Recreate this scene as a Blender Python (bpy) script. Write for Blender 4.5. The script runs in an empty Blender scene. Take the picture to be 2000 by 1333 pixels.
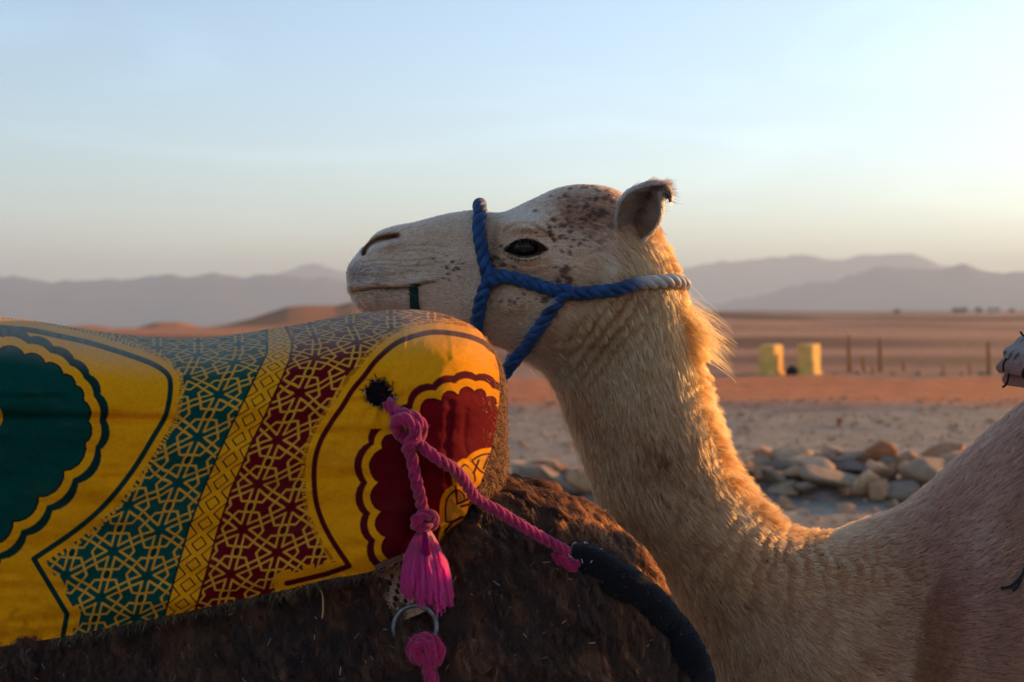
import bpy, math, random
import numpy as np
from mathutils import Vector, Matrix
from mathutils.bvhtree import BVHTree
from mathutils.kdtree import KDTree
rng = np.random.default_rng(7)
random.seed(7)
SC = bpy.context.scene
COL = SC.collection
R = math.radians

# ------------------------------------------------------------------ camera
CAMY, CAMZ, FPX, PITCH = -2.5, 1.35, 2778.0, math.atan((666.5 - 612) / 2778.0)
cam_d = bpy.data.cameras.new('camera'); cam = bpy.data.objects.new('camera', cam_d); COL.objects.link(cam)
cam.location = (0, CAMY, CAMZ); cam.rotation_euler = (math.pi / 2 - PITCH, 0, 0)
cam_d.sensor_width = 36; cam_d.lens = 50.0; cam_d.clip_start = 0.05; cam_d.clip_end = 60000
cam_d.dof.use_dof = True; cam_d.dof.focus_distance = 2.28; cam_d.dof.aperture_fstop = 5.0
SC.camera = cam
# ------------------------------------------------------------------ sky and sun
SUN_AZ, SUN_EL = R(53), R(13)
W = bpy.data.worlds.new('World'); SC.world = W; W.use_nodes = True
wn = W.node_tree
bg = wn.nodes['Background']; bg.inputs[1].default_value = 0.145
sky = wn.nodes.new('ShaderNodeTexSky'); sky.sky_type = 'NISHITA'; sky.sun_disc = False
sky.sun_elevation = SUN_EL; sky.sun_rotation = SUN_AZ
sky.altitude = 300; sky.air_density = 1.0; sky.dust_density = 0.6; sky.ozone_density = 2.0
wtc = wn.nodes.new('ShaderNodeTexCoord'); wmp = wn.nodes.new('ShaderNodeMapping'); wmp.inputs['Scale'].default_value = (1.0, 1.0, 5.5)
wnz = wn.nodes.new('ShaderNodeTexNoise'); wnz.inputs['Scale'].default_value = 2.6; wnz.inputs['Detail'].default_value = 7; wnz.inputs['Distortion'].default_value = .5
wmr = wn.nodes.new('ShaderNodeMapRange'); wmr.inputs[1].default_value = .50; wmr.inputs[2].default_value = .78; wmr.inputs[3].default_value = 1.0; wmr.inputs[4].default_value = 1.22   # thin cirrus veil
wvm = wn.nodes.new('ShaderNodeVectorMath'); wvm.operation = 'MULTIPLY'
wn.links.new(wtc.outputs['Generated'], wmp.inputs[0]); wn.links.new(wmp.outputs[0], wnz.inputs['Vector']); wn.links.new(wnz.outputs[0], wmr.inputs[0])
wn.links.new(sky.outputs[0], wvm.inputs[0]); wn.links.new(wmr.outputs[0], wvm.inputs[1]); wn.links.new(wvm.outputs[0], bg.inputs[0])
SUND = Vector((math.sin(SUN_AZ) * math.cos(SUN_EL), math.cos(SUN_AZ) * math.cos(SUN_EL), math.sin(SUN_EL)))
sun_d = bpy.data.lights.new('sun', 'SUN'); sun = bpy.data.objects.new('sun', sun_d); COL.objects.link(sun)
sun_d.energy = 5.0; sun_d.angle = R(0.6); sun_d.color = (1.0, 0.50, 0.15)
sun.rotation_euler = (-SUND).to_track_quat('-Z', 'Y').to_euler(); sun.location = (6, 6, 6)
VS = SC.view_settings
VS.view_transform = 'Standard'; VS.look = 'None'; VS.gamma = 1.0; VS.use_curve_mapping = False; VS.exposure = 0.79
CY = SC.cycles
CY.use_denoising = True; CY.max_bounces = 7; CY.diffuse_bounces = 3; CY.glossy_bounces = 3
CY.transmission_bounces = 5; CY.volume_bounces = 0; CY.transparent_max_bounces = 8
CY.caustics_reflective = False; CY.caustics_refractive = False; CY.sample_clamp_indirect = 6
SC.cycles_curves.shape = 'RIBBONS'; SC.cycles_curves.subdivisions = 2

# ------------------------------------------------------------------ helpers
CAM = np.array([0, CAMY, CAMZ]); FW = np.array([0, math.cos(PITCH), -math.sin(PITCH)]); UP = np.array([0, math.sin(PITCH), math.cos(PITCH)])
def raydir(px, py):
    px = np.asarray(px, float); py = np.asarray(py, float)
    a = (px - 1000) / FPX; b = -(py - 666.5) / FPX
    return FW + a[..., None] * np.array([1., 0, 0]) + b[..., None] * UP
def at(px, py, Y=0.0):
    """world point seen at photo pixel (px,py) on the vertical plane y=Y"""
    d = raydir(px, py); t = (np.asarray(Y, float) - CAMY) / d[..., 1]
    return CAM + d * t[..., None]
def proj(P):
    q = np.asarray(P, float) - CAM
    z = q @ FW
    return 1000 + FPX * q[..., 0] / z, 666.5 - FPX * (q @ UP) / z
def nrm(v): return v / np.maximum(np.linalg.norm(v, axis=-1, keepdims=True), 1e-9)
def sstep(a, b, x):
    t = np.clip((x - a) / (b - a), 0, 1); return t * t * (3 - 2 * t)
def _hash(ix, iy, iz):
    h = (ix * 374761393 + iy * 668265263 + iz * 2147483647 % 1000003 * 1274126177) & 0xFFFFFFFF
    h = ((h ^ (h >> 13)) * 1274126177) & 0xFFFFFFFF
    h = (h ^ (h >> 16)) & 0xFFFFFFFF
    return h / 4294967295.0
def noise(P, scale=1.0, seed=0):
    """value noise in [0,1] at points P (...,3)"""
    p = np.asarray(P, float) * scale + 1000.5 + seed * 17.31
    i = np.floor(p).astype(np.int64); f = p - i; f = f * f * (3 - 2 * f)
    o = 0
    for dx in (0, 1):
        wx = f[..., 0] if dx else 1 - f[..., 0]
        for dy in (0, 1):
            wy = f[..., 1] if dy else 1 - f[..., 1]
            for dz in (0, 1):
                wz = f[..., 2] if dz else 1 - f[..., 2]
                o = o + wx * wy * wz * _hash(i[..., 0] + dx, i[..., 1] + dy, i[..., 2] + dz)
    return o
def fbm(P, scale=1.0, seed=0, octv=4):
    s = 0; a = 0.5; n = 0
    for k in range(octv):
        s = s + a * noise(P, scale * 2 ** k, seed + k); n += a; a *= 0.5
    return s / n
def n2(x, y, scale, seed=0, octv=3):
    x = np.asarray(x, float); y = np.asarray(y, float)
    return fbm(np.stack([x, y, np.zeros_like(x)], -1), scale, seed, octv)
def catmull(pts, per):
    """Catmull-Rom through rows of pts; per = samples per segment (int or list)"""
    p = np.asarray(pts, float); n = len(p)
    if np.isscalar(per): per = [per] * (n - 1)
    e = np.vstack([2 * p[0] - p[1], p, 2 * p[-1] - p[-2]])
    out = []
    for k in range(n - 1):
        t = (np.arange(per[k]) / per[k])[:, None]
        a, b, c, d = e[k], e[k + 1], e[k + 2], e[k + 3]
        out.append(.5 * (2 * b + (c - a) * t + (2 * a - 5 * b + 4 * c - d) * t ** 2 + (3 * b - 3 * c + d - a) * t ** 3))
    out.append(p[-1:])
    return np.vstack(out)
def resample(p, step):
    p = np.asarray(p, float); s = np.r_[0, np.cumsum(np.linalg.norm(np.diff(p, axis=0), axis=1))]
    n = max(3, int(s[-1] / step) + 1); q = np.linspace(0, s[-1], n)
    return np.stack([np.interp(q, s, p[:, k]) for k in range(p.shape[1])], 1)
def polyd(px, py, pts, closed=False, lim=130.):
    """distance (px) to a polyline and the position along it (0..n); beyond lim it reads 1e9"""
    pts = np.asarray(pts, float); n = len(pts)
    if lim and np.size(px) > 2000:
        px = np.asarray(px); py = np.asarray(py) * np.ones_like(px)
        m = (px > pts[:, 0].min() - lim) & (px < pts[:, 0].max() + lim) & (py > pts[:, 1].min() - lim) & (py < pts[:, 1].max() + lim)
        D_ = np.full(px.shape, 1e9); A_ = np.zeros(px.shape)
        if m.any(): D_[m], A_[m] = polyd(px[m], py[m], pts, closed, 0)
        return D_, A_
    best = np.full(np.shape(px), 1e9); arg = np.zeros(np.shape(px))
    for k in range(n if closed else n - 1):
        a = pts[k]; b = pts[(k + 1) % n]; ab = b - a
        t = np.clip(((px - a[0]) * ab[0] + (py - a[1]) * ab[1]) / max(ab @ ab, 1e-9), 0, 1)
        d = np.hypot(px - a[0] - t * ab[0], py - a[1] - t * ab[1])
        m = d < best; best = np.where(m, d, best); arg = np.where(m, k + t, arg)
    return best, arg
def inside(px, py, pts):
    pts = np.asarray(pts, float); n = len(pts); c = np.zeros(np.shape(px), bool)
    for k in range(n):
        x0, y0 = pts[k]; x1, y1 = pts[(k + 1) % n]
        if y0 == y1: continue
        c ^= ((y0 > py) != (y1 > py)) & (px < (x1 - x0) * (py - y0) / (y1 - y0) + x0)
    return c
def gs(px, py, cx, cy, sx, sy, rot=0):
    c, s = math.cos(R(rot)), math.sin(R(rot)); u = (px - cx) * c + (py - cy) * s; v = -(px - cx) * s + (py - cy) * c
    return np.exp(-(u / sx) ** 2 - (v / sy) ** 2)

def link(o, parent=None):
    COL.objects.link(o)
    if parent is not None:
        o.parent = parent; o.matrix_parent_inverse = Matrix.Translation(-parent.location)
    return o
def empty(name, loc, label, cat, group=None):
    o = bpy.data.objects.new(name, None); o.location = Vector([float(c) for c in loc]); o.empty_display_size = .05
    COL.objects.link(o); o['label'] = label; o['category'] = cat
    if group: o['group'] = group
    return o
def tag(o, label, cat, group=None):
    o['label'] = label; o['category'] = cat
    if group: o['group'] = group
    return o
def mesh(name, V, F, mat, parent=None, col=None, smooth=True, loc=None):
    """V (n,3) world points, F list of faces or (m,4)/(m,3) int array"""
    V = np.asarray(V, float)
    if loc is None: loc = np.zeros(3)
    me = bpy.data.meshes.new(name)
    Vl = (V - np.asarray(loc)).astype(np.float32)
    if isinstance(F, np.ndarray):
        k = F.shape[1]; m = len(F)
        me.vertices.add(len(V)); me.vertices.foreach_set('co', Vl.ravel())
        me.loops.add(m * k); me.loops.foreach_set('vertex_index', F.astype(np.int32).ravel())
        me.polygons.add(m); me.polygons.foreach_set('loop_start', np.arange(0, m * k, k, dtype=np.int32))
        me.update(calc_edges=True); me.validate()
    else:
        me.from_pydata(Vl.tolist(), [], F); me.update()
    if smooth: me.polygons.foreach_set('use_smooth', np.ones(len(me.polygons), bool))
    if col is not None:
        c = np.ones((len(V), 4), np.float32); c[:, :3] = col
        a = me.color_attributes.new('tint', 'FLOAT_COLOR', 'POINT'); a.data.foreach_set('color', c.ravel())
    me.materials.append(mat)
    o = bpy.data.objects.new(name, me); o.location = Vector([float(c) for c in loc])
    return link(o, parent)
def gridfaces(nu, nv, wrap_v=False):
    i = np.arange(nu - 1)[:, None]; j = np.arange(nv if wrap_v else nv - 1)[None, :]
    a = i * nv + j; b = i * nv + (j + 1) % nv; c = (i + 1) * nv + (j + 1) % nv; d = (i + 1) * nv + j
    return np.stack([a, d, c, b], -1).reshape(-1, 4)
class Grid:
    def __init__(s, P, wrap=False, flip=False):
        s.P = P; s.wrap = wrap
        T = np.gradient(P, axis=0)
        if wrap:
            B = (np.roll(P, -1, 1) - np.roll(P, 1, 1)) / 2
        else: B = np.gradient(P, axis=1)
        s.T = nrm(T); s.N = nrm(np.cross(B, T)) * (-1 if flip else 1)
    def sample(s, n, weight=None, r=rng):
        P = s.P; nu, nv = P.shape[:2]; nj = nv if s.wrap else nv - 1
        jj = (np.arange(nj) + 1) % nv
        A = P[:-1, :nj]; D = P[1:, :nj]; Bq = P[:-1][:, jj]
        area = np.linalg.norm(np.cross(D - A, Bq - A), axis=-1)
        if weight is not None: area = area * weight[:-1, :nj]
        c = np.cumsum(area.ravel()); k = np.searchsorted(c, r.random(n) * c[-1]); k = np.minimum(k, len(c) - 1)
        i = k // nj; j = k % nj; u = r.random(n)[:, None]; v = r.random(n)[:, None]; j2 = (j + 1) % nv
        f = lambda M: (M[i, j] * (1 - u) + M[i + 1, j] * u) * (1 - v) + (M[i, j2] * (1 - u) + M[i + 1, j2] * u) * v
        return f(P), nrm(f(s.N)), nrm(f(s.T)), i + u[:, 0], j + v[:, 0]
    def verts(s): return s.P.reshape(-1, 3)
    def faces(s): return gridfaces(s.P.shape[0], s.P.shape[1], s.wrap)
def hair(name, parent, pts, rad, col, mat, taper=0.25):
    """pts (n,k,3) hair strands as one curves object"""
    n, k = pts.shape[:2]
    h = bpy.data.hair_curves.new(name); h.add_curves([k] * n)
    h.attributes['position'].data.foreach_set('vector', pts.astype(np.float32).ravel())
    ra = h.attributes.get('radius') or h.attributes.new('radius', 'FLOAT', 'POINT')
    rr = np.asarray(rad, float).reshape(-1, 1) * np.linspace(1, taper, k)[None, :]
    ra.data.foreach_set('value', np.broadcast_to(rr, (n, k)).astype(np.float32).ravel())
    c = np.ones((n, 4), np.float32); c[:, :3] = col; c[:, :3] *= np.minimum(1, .82 / c[:, :3].max(1))[:, None]
    ca = h.attributes.new('tint', 'FLOAT_COLOR', 'CURVE'); ca.data.foreach_set('color', c.ravel())
    h.materials.append(mat)
    o = bpy.data.objects.new(name, h); o['kind'] = 'stuff'
    return link(o, parent)
def strands(P, N, T, L, lift, mess, k=4, droop=0.0, curl=0.0, turns=1.5, bend=0.5, clump=None, r=rng):
    n = len(P); L = np.asarray(L).reshape(-1, 1) * np.ones((n, 1)); lift = np.asarray(lift).reshape(-1, 1) * np.ones((n, 1))
    d = nrm(N * lift + T * (1 - lift) + r.normal(size=(n, 3)) * mess)
    if clump is not None: d = nrm(d + clump)
    e = nrm(T - N * 0.15 + r.normal(size=(n, 3)) * mess * .6); e[:, 2] -= droop; e = nrm(e)
    out = np.zeros((n, k, 3)); s1 = nrm(np.cross(d, r.normal(size=(n, 3)))); s2 = np.cross(d, s1); ph = r.random((n, 1)) * 6.28
    for q in range(k):
        s = q / (k - 1)
        p = P + d * L * s * (1 - bend * s) + e * L * bend * s * s
        if curl: p = p + curl * L * s * (s1 * np.cos(ph + 6.28 * turns * s) + s2 * np.sin(ph + 6.28 * turns * s))
        out[:, q] = p
    return out
def clump_to(pts, n_c, amt, r=rng, power=1.0):
    """pull strand tips toward the nearest of n_c guide strands (locks of wool)"""
    n, k = pts.shape[:2]; g = r.choice(n, n_c, replace=False); kd = KDTree(n_c)
    for i, q in enumerate(pts[g, 0]): kd.insert(Vector(q), i)
    kd.balance(); near_ = np.array([kd.find(Vector(q))[1] for q in pts[:, 0]])
    G_ = pts[g][near_]; am = np.asarray(amt).reshape(-1, 1, 1)
    w = (np.linspace(0, 1, k) ** power)[None, :, None] * am
    return pts * (1 - w) + (G_ + (pts[:, :1] - G_[:, :1]) * .12) * w, r.random(n_c)[near_][:, None]
def tube(path, rad, sides=10, close=True, squash=None):
    """plain tube vertices/faces along a path; rad scalar or per point"""
    p = np.asarray(path, float); n = len(p); T = nrm(np.gradient(p, axis=0)); rad = np.broadcast_to(rad, (n,))
    U = frames(T); Wv = np.cross(T, U); a = np.arange(sides) / sides * 2 * math.pi
    sq = 1.0 if squash is None else squash
    V = p[:, None] + rad[:, None, None] * (np.cos(a)[None, :, None] * U[:, None] + sq * np.sin(a)[None, :, None] * Wv[:, None])
    F = [list(f) for f in gridfaces(n, sides, True)]
    V = V.reshape(-1, 3)
    if close:
        F.append(list(range(sides))); F.append([(n - 1) * sides + i for i in range(sides)][::-1])
    return V, F
def frames(T):
    U = np.zeros_like(T); u = np.cross(T[0], [0, 0, 1.0]); u = u if np.linalg.norm(u) > .1 else np.cross(T[0], [0, 1.0, 0]); U[0] = u / np.linalg.norm(u)
    for i in range(1, len(T)):
        u = U[i - 1] - T[i] * (U[i - 1] @ T[i]); U[i] = u / max(np.linalg.norm(u), 1e-9)
    return U
def rope(name, path, rad, mat, parent=None, pitch=5.0, col=None, ns=3, wear=0.0, r=rng):
    """twisted rope of ns strands; returns object (one mesh per rope run)"""
    p = resample(path, rad * .33); n = len(p); T = nrm(np.gradient(p, axis=0)); U = frames(T); Wv = np.cross(T, U)
    s = np.r_[0, np.cumsum(np.linalg.norm(np.diff(p, axis=0), axis=1))]; V = []; F = []; C = []
    for q in range(ns):
        ph = s / (rad * pitch) * 2 * math.pi + q * 2 * math.pi / ns
        cen = p + rad * .50 * (np.cos(ph)[:, None] * U + np.sin(ph)[:, None] * Wv)
        v, f = tube(cen, rad * .56 * (1 + wear * (noise(cen, 300, q) - .5)), 10)
        o = len(V) and sum(len(x) for x in V); V.append(v); F += [[i + o for i in g] for g in f]
        if col is not None: C.append(np.repeat(col(s / s[-1], q), 10, axis=0))
    V = np.vstack(V)
    return mesh(name, V, F, mat, parent, col=np.vstack(C) if C else None)
def merge(parts):
    V = []; F = []; o = 0
    for v, f in parts:
        V.append(v); F += [[i + o for i in g] for g in f]; o += len(v)
    return np.vstack(V), F
def boxpts(c, s, rz=0):
    s = np.asarray(s) / 2; v = np.array([[x, y, z] for x in (-1, 1) for y in (-1, 1) for z in (-1, 1)]) * s
    cs, sn = math.cos(rz), math.sin(rz); v = np.stack([v[:, 0] * cs - v[:, 1] * sn, v[:, 0] * sn + v[:, 1] * cs, v[:, 2]], 1) + np.asarray(c)
    return v, [[0, 1, 3, 2], [4, 6, 7, 5], [0, 4, 5, 1], [2, 3, 7, 6], [0, 2, 6, 4], [1, 5, 7, 3]]

# ------------------------------------------------------------------ materials
def mat(name, rgb=(.5, .5, .5), rough=.8, spec=.3, tint=False, sheen=0, bump=None, metal=0, var=0.0, vscale=8, trans=0):
    m = bpy.data.materials.new(name); m.use_nodes = True; t = m.node_tree; b = t.nodes['Principled BSDF']
    b.inputs['Roughness'].default_value = rough; b.inputs['Specular IOR Level'].default_value = spec; b.inputs['Metallic'].default_value = metal
    b.inputs['Base Color'].default_value = (*rgb, 1)
    tc = t.nodes.new('ShaderNodeTexCoord'); src = None
    if tint:
        a = t.nodes.new('ShaderNodeAttribute'); a.attribute_name = 'tint'; src = a.outputs['Color']
    if var:
        nz = t.nodes.new('ShaderNodeTexNoise'); nz.inputs['Scale'].default_value = vscale; nz.inputs['Detail'].default_value = 6
        t.links.new(tc.outputs['Object'], nz.inputs['Vector'])
        mr = t.nodes.new('ShaderNodeMapRange'); mr.inputs[1].default_value = .3; mr.inputs[2].default_value = .7
        mr.inputs[3].default_value = 1 - var; mr.inputs[4].default_value = 1 + var; t.links.new(nz.outputs[0], mr.inputs[0])
        vm = t.nodes.new('ShaderNodeVectorMath'); vm.operation = 'MULTIPLY'
        if src: t.links.new(src, vm.inputs[0])
        else: vm.inputs[0].default_value = rgb
        t.links.new(mr.outputs[0], vm.inputs[1]); src = vm.outputs[0]
    if src: t.links.new(src, b.inputs['Base Color'])
    if sheen:
        b.inputs['Sheen Weight'].default_value = sheen; b.inputs['Sheen Roughness'].default_value = .45
    if bump:
        sc_, st, dist = bump
        nz = t.nodes.new('ShaderNodeTexNoise'); nz.inputs['Scale'].default_value = sc_; nz.inputs['Detail'].default_value = 5
        t.links.new(tc.outputs['Object'], nz.inputs['Vector'])
        bp = t.nodes.new('ShaderNodeBump'); bp.inputs['Strength'].default_value = st; bp.inputs['Distance'].default_value = dist
        t.links.new(nz.outputs[0], bp.inputs['Height']); t.links.new(bp.outputs[0], b.inputs['Normal'])
    return m
def hairmat(name, rough=.35, rad=.5, bright=1.0):
    m = bpy.data.materials.new(name); m.use_nodes = True; t = m.node_tree
    t.nodes.remove(t.nodes['Principled BSDF'])
    h = t.nodes.new('ShaderNodeBsdfHairPrincipled'); h.model = 'CHIANG'; h.parametrization = 'COLOR'
    h.inputs['Roughness'].default_value = rough; h.inputs['Radial Roughness'].default_value = rad
    h.inputs['Random Roughness'].default_value = .2
    a = t.nodes.new('ShaderNodeAttribute'); a.attribute_name = 'tint'
    t.links.new(a.outputs['Color'], h.inputs['Color']); t.links.new(h.outputs[0], t.nodes['Material Output'].inputs['Surface'])
    return m

# ------------------------------------------------------------------ setting: ground, mountains, haze
def base_left(px): return 1 - sstep(350, 1050, px)
HILLS = [(300., .10, [(60, -3.2), (110, -2.2), (161, -1.45), (196, -1.6), (252, -3.2), (320, -4.5)]),
         (180., .16, [(200, -2.5), (252, -1.2), (305, -.22), (350, -.10), (378, -.42), (400, -.9), (450, -1.8)]),
         (240., .16, [(330, -3.0), (395, -1.5), (437, -.95), (490, .06), (560, 2.0), (595, 2.3), (658, 2.3), (690, 2.95), (760, 3.3), (900, 3.2), (1050, 2.6), (1200, 1.9), (1340, 1.2), (1440, .6), (1600, 0)])]
def ground_h(x, y):
    dx = x; dy = y - CAMY; r = np.hypot(dx, dy); front = dy > 0.2 * np.abs(dx)
    px = np.where(front, 1000 + FPX * dx / np.maximum(dy, .2), np.where(dx < 0, -5000, 5000))
    left = base_left(px)
    h = -left * np.maximum(r - 110, 0) * 0.015
    g = h.copy()
    for D, wd, pts in HILLS:
        a = np.array(pts); need = np.interp(px, a[:, 0], a[:, 1], left=-99, right=-99)
        w = np.exp(-((r - D) / (wd * D)) ** 2); ok = need > -50
        h = np.where(ok, np.maximum(h, g + (np.maximum(need, g) - g) * w), h)
    und = (n2(x, y * 2.2, 1 / 55., 3) - .5) * 2
    h = h + und * 1.5 * sstep(38, 80, r) * (1 - sstep(200, 400, r) * .3)
    h = h + (n2(x, y * 2.0, 1 / 320., 5) - .5) * 7 * sstep(160, 700, r)
    h = h + sstep(700, 1500, r) * (1 - left) * 3.0
    h = h + (n2(x * .35, y, 1 / 1.3, 9) - .5) * .17 * sstep(12, 18, r) * (1 - sstep(40, 80, r))
    h = h + .10 * np.exp(-((dy - 20.4 - .3 * np.sin(x * .9)) / .55) ** 2) * sstep(0, 1, front)
    h = h + (n2(x, y, 1 / .5, 12) - .5) * .03 * sstep(3, 6, r)
    return h
nr, rr = 430, None
rr = np.concatenate([[0.0], np.geomspace(.6, 11000, nr - 1)])
ang = np.concatenate([np.linspace(-180, -34, 50)[:-1], np.linspace(-34, 34, 380)[:-1], np.linspace(34, 180, 50)[:-1]])
A_, R_ = np.meshgrid(np.radians(ang), rr); gx = R_ * np.sin(A_); gy = CAMY + R_ * np.cos(A_)
gz = ground_h(gx, gy)
GP = np.stack([gx, gy, gz], -1)
dyg = gy - CAMY; pxg = 1000 + FPX * gx / np.maximum(dyg, .3)
grav = np.array([.27, .225, .17]); clay = np.array([.44, .155, .062]); plain = np.array([.27, .145, .09]); red = np.array([.42, .17, .07])
wob = (n2(gx, gy, .35, 21) - .5) * 2.0
zc = sstep(19.2, 21, dyg + wob * .6) * (1 - sstep(29, 32, dyg + wob * 2))
gc = grav * (1 - zc[..., None]) + clay * zc[..., None]
zp = sstep(30, 34, R_ + wob * 2)[..., None]
st = n2(gx * .25, gy, 1 / 26., 31)[..., None]
st = .6 * st + .4 * n2(gx * .55, gy, 1 / 13., 33)[..., None]
gc = gc * (1 - zp) + zp * (plain * (0.45 + .95 * sstep(.36, .64, st)) + np.array([.05, .0, -.01]) * (n2(gx * .3, gy, 1 / 60., 35)[..., None] - .4))
lf = ((1 - sstep(900, 1400, pxg)) * sstep(70, 140, R_))[..., None]
gc = gc * (1 - lf) + lf * red * (0.75 + .5 * st)
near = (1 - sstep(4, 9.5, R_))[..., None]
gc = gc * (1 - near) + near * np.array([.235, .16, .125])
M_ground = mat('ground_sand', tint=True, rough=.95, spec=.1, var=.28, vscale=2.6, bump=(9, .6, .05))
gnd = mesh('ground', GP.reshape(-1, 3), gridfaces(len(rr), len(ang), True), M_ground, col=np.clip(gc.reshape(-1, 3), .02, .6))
gnd['kind'] = 'structure'

def ridge(name, D, sky_pts, depth, seed, colr):
    px = np.linspace(sky_pts[0][0], sky_pts[-1][0], 1800); a = np.array(sky_pts, float)
    py = np.interp(px, a[:, 0], a[:, 1]); k = np.hanning(5); k /= k.sum(); py = np.convolve(np.pad(py, 2, 'edge'), k, 'valid')
    py = py + (n2(px, px * 0, 1 / 30., seed) - .5) * 13 + (n2(px, px * 0, 1 / 9., seed + 3) - .5) * 5
    top = CAMZ + (612 - py) / FPX * D; az = np.arctan((px - 1000) / FPX)
    kk = np.hanning(91); kk /= kk.sum(); topS = np.convolve(np.pad(top, 45, 'edge'), kk, 'valid')
    rows = np.concatenate([np.linspace(-1, 0, 26), np.linspace(0, 1, 8)[1:]]); P = np.zeros((len(rows), len(px), 3))
    for i, v in enumerate(rows):
        rad = (D + v * depth) / np.cos(az)
        x = rad * np.sin(az); y = CAMY + rad * np.cos(az)
        fall = (1 - abs(v)) ** 1.25
        gul = (fbm(np.stack([x, y * .6, x * 0], -1), 1 / (D * .045), seed + 9) - .5) * np.clip(1 - fall, 0, 1) * fall * 1.6
        kq = math.exp(-(v / .06) ** 2); z = -120 + (topS * (1 - kq) + top * kq - (1 - kq) * .02 * np.abs(top) + 120) * np.clip(fall + gul * .45, 0, 1.02 if v == 0 else .985)
        P[i] = np.stack([x, y, z], -1)
    m = mat(name + '_rock', colr, rough=1, spec=0, var=.2, vscale=.004)
    o = mesh(name, P.reshape(-1, 3), gridfaces(len(rows), len(px)), m); o['kind'] = 'structure'
NEAR = [(-2200, 560), (-1500, 530), (-900, 548), (-400, 530), (-100, 536), (0, 538), (60, 546), (110, 553), (150, 546), (210, 544), (240, 546), (270, 538), (330, 536), (370, 541), (420, 534), (450, 541), (500, 540), (560, 538), (690, 548), (800, 556), (950, 570), (1150, 584), (1300, 590), (1420, 590), (1480, 576), (1560, 556), (1640, 548), (1690, 531), (1720, 523), (1760, 527), (1800, 528), (1850, 521), (1880, 518), (1920, 530), (1980, 535), (2050, 530), (2200, 545), (2600, 520), (3200, 550), (4200, 530)]
FAR = [(-2000, 560), (-900, 545), (-200, 560), (300, 560), (460, 548), (540, 535), (580, 522), (610, 516), (660, 529), (720, 545), (850, 540), (1000, 530), (1150, 538), (1300, 530), (1340, 525), (1400, 515), (1480, 508), (1540, 500), (1580, 498), (1620, 510), (1680, 502), (1740, 497), (1790, 498), (1830, 514), (1900, 530), (2000, 545), (2200, 520), (2700, 540), (3500, 530), (4000, 550)]
ridge('mountain_ridge', 5500., NEAR, 1300., 40, (.20, .16, .14))
ridge('mountain_range', 8600., FAR, 1400., 60, (.20, .16, .14))
hb = bpy.data.materials.new('haze_air'); hb.use_nodes = True; ht = hb.node_tree; ht.nodes.remove(ht.nodes['Principled BSDF'])
pv = ht.nodes.new('ShaderNodeVolumePrincipled'); pv.inputs['Color'].default_value = (.62, .80, 1.0, 1); pv.inputs['Density'].default_value = 2.0e-4
pv.inputs['Anisotropy'].default_value = .15
ht.links.new(pv.outputs[0], ht.nodes['Material Output'].inputs['Volume'])
zmin = float(gz.min()) - 2; zmin = min(zmin, -125)
v, f = boxpts((0, 0, (460 + zmin) / 2), (26000, 26000, 460 - zmin))
hz = mesh('haze', v, f, hb, smooth=False); hz['kind'] = 'stuff'

# ------------------------------------------------------------------ middle distance: pillars, posts, stones, far trees
def gpt(px, dist):
    """ground point in the direction of photo column px at the given distance"""
    x = (px - 1000) / FPX * dist; y = CAMY + dist
    return np.array([x, y, float(ground_h(np.array([x]), np.array([y]))[0])])
M_plaster = mat('pillar_plaster', (.85, .50, .13), rough=.9, spec=.15, var=.18, vscale=5, bump=(30, .4, .01))
def bevbox(c, s, rz, b, cap=0):
    """box with chamfered vertical edges and slightly worn top"""
    sx, sy, sz = np.asarray(s) / 2; ring = [(-sx + b, -sy), (sx - b, -sy), (sx, -sy + b), (sx, sy - b), (sx - b, sy), (-sx + b, sy), (-sx, sy - b), (-sx, -sy + b)]
    cs, sn = math.cos(rz), math.sin(rz); V = []; F = []
    lv = [(-sz, 1.0), (sz - b, 1.0), (sz, 1 - b / sx)]
    for z, k in lv:
        for x, y in ring: V.append((c[0] + (x * cs - y * sn) * k, c[1] + (x * sn + y * cs) * k, c[2] + z))
    for l in range(len(lv) - 1):
        for i in range(8): F.append([l * 8 + i, l * 8 + (i + 1) % 8, (l + 1) * 8 + (i + 1) % 8, (l + 1) * 8 + i])
    F.append(list(range(8))[::-1]); F.append([(len(lv) - 1) * 8 + i for i in range(8)])
    return np.array(V), F
DP = 32.0
for px, lab, hh, w in ((1506, 'yellow plastered square pillar beside the black bag, nearer the pale camel', .71, .35), (1580, 'yellow plastered square pillar nearer the wooden fence posts', .73, .35)):
    g = gpt(px, DP); e = empty('gate_pillar', g, lab, 'pillar', 'square gate pillars')
    v, f = bevbox((g[0], g[1], g[2] + hh / 2 - .03), (w, .84, hh), R(-24), .02); mesh('shaft', v, f, M_plaster, e, smooth=False)
    v, f = bevbox((g[0], g[1], g[2] + .02), (w + .10, .94, .12), R(-24), .03); mesh('footing', v, f, M_plaster, e, smooth=False)
M_black = mat('black_plastic', (.012, .012, .014), rough=.5, spec=.4)
def lump(c, s, seed, n=14, m=20, amp=.22, sharp=1.0, sc_=1.1):
    th = np.linspace(0.001, math.pi - .001, n); ph = np.linspace(0, 2 * math.pi, m, endpoint=False)
    D = np.stack([np.sin(th)[:, None] * np.cos(ph), np.sin(th)[:, None] * np.sin(ph), np.cos(th)[:, None] * np.ones(m)], -1)
    k = 1 + amp * 2 * (fbm(D, sc_, seed, 3) - .5)
    D = np.sign(D) * np.abs(D) ** sharp
    return Grid((D * k[..., None]) * np.asarray(s) + np.asarray(c), True)
g = gpt(1547, DP - .3); G = lump(g + np.array([0, 0, .11]), (.13, .13, .13), 5)
tag(mesh('rubbish_bag', G.verts(), G.faces(), M_black, loc=g), 'small black rubbish bag on the ground between the two pillars', 'bag')
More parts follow.
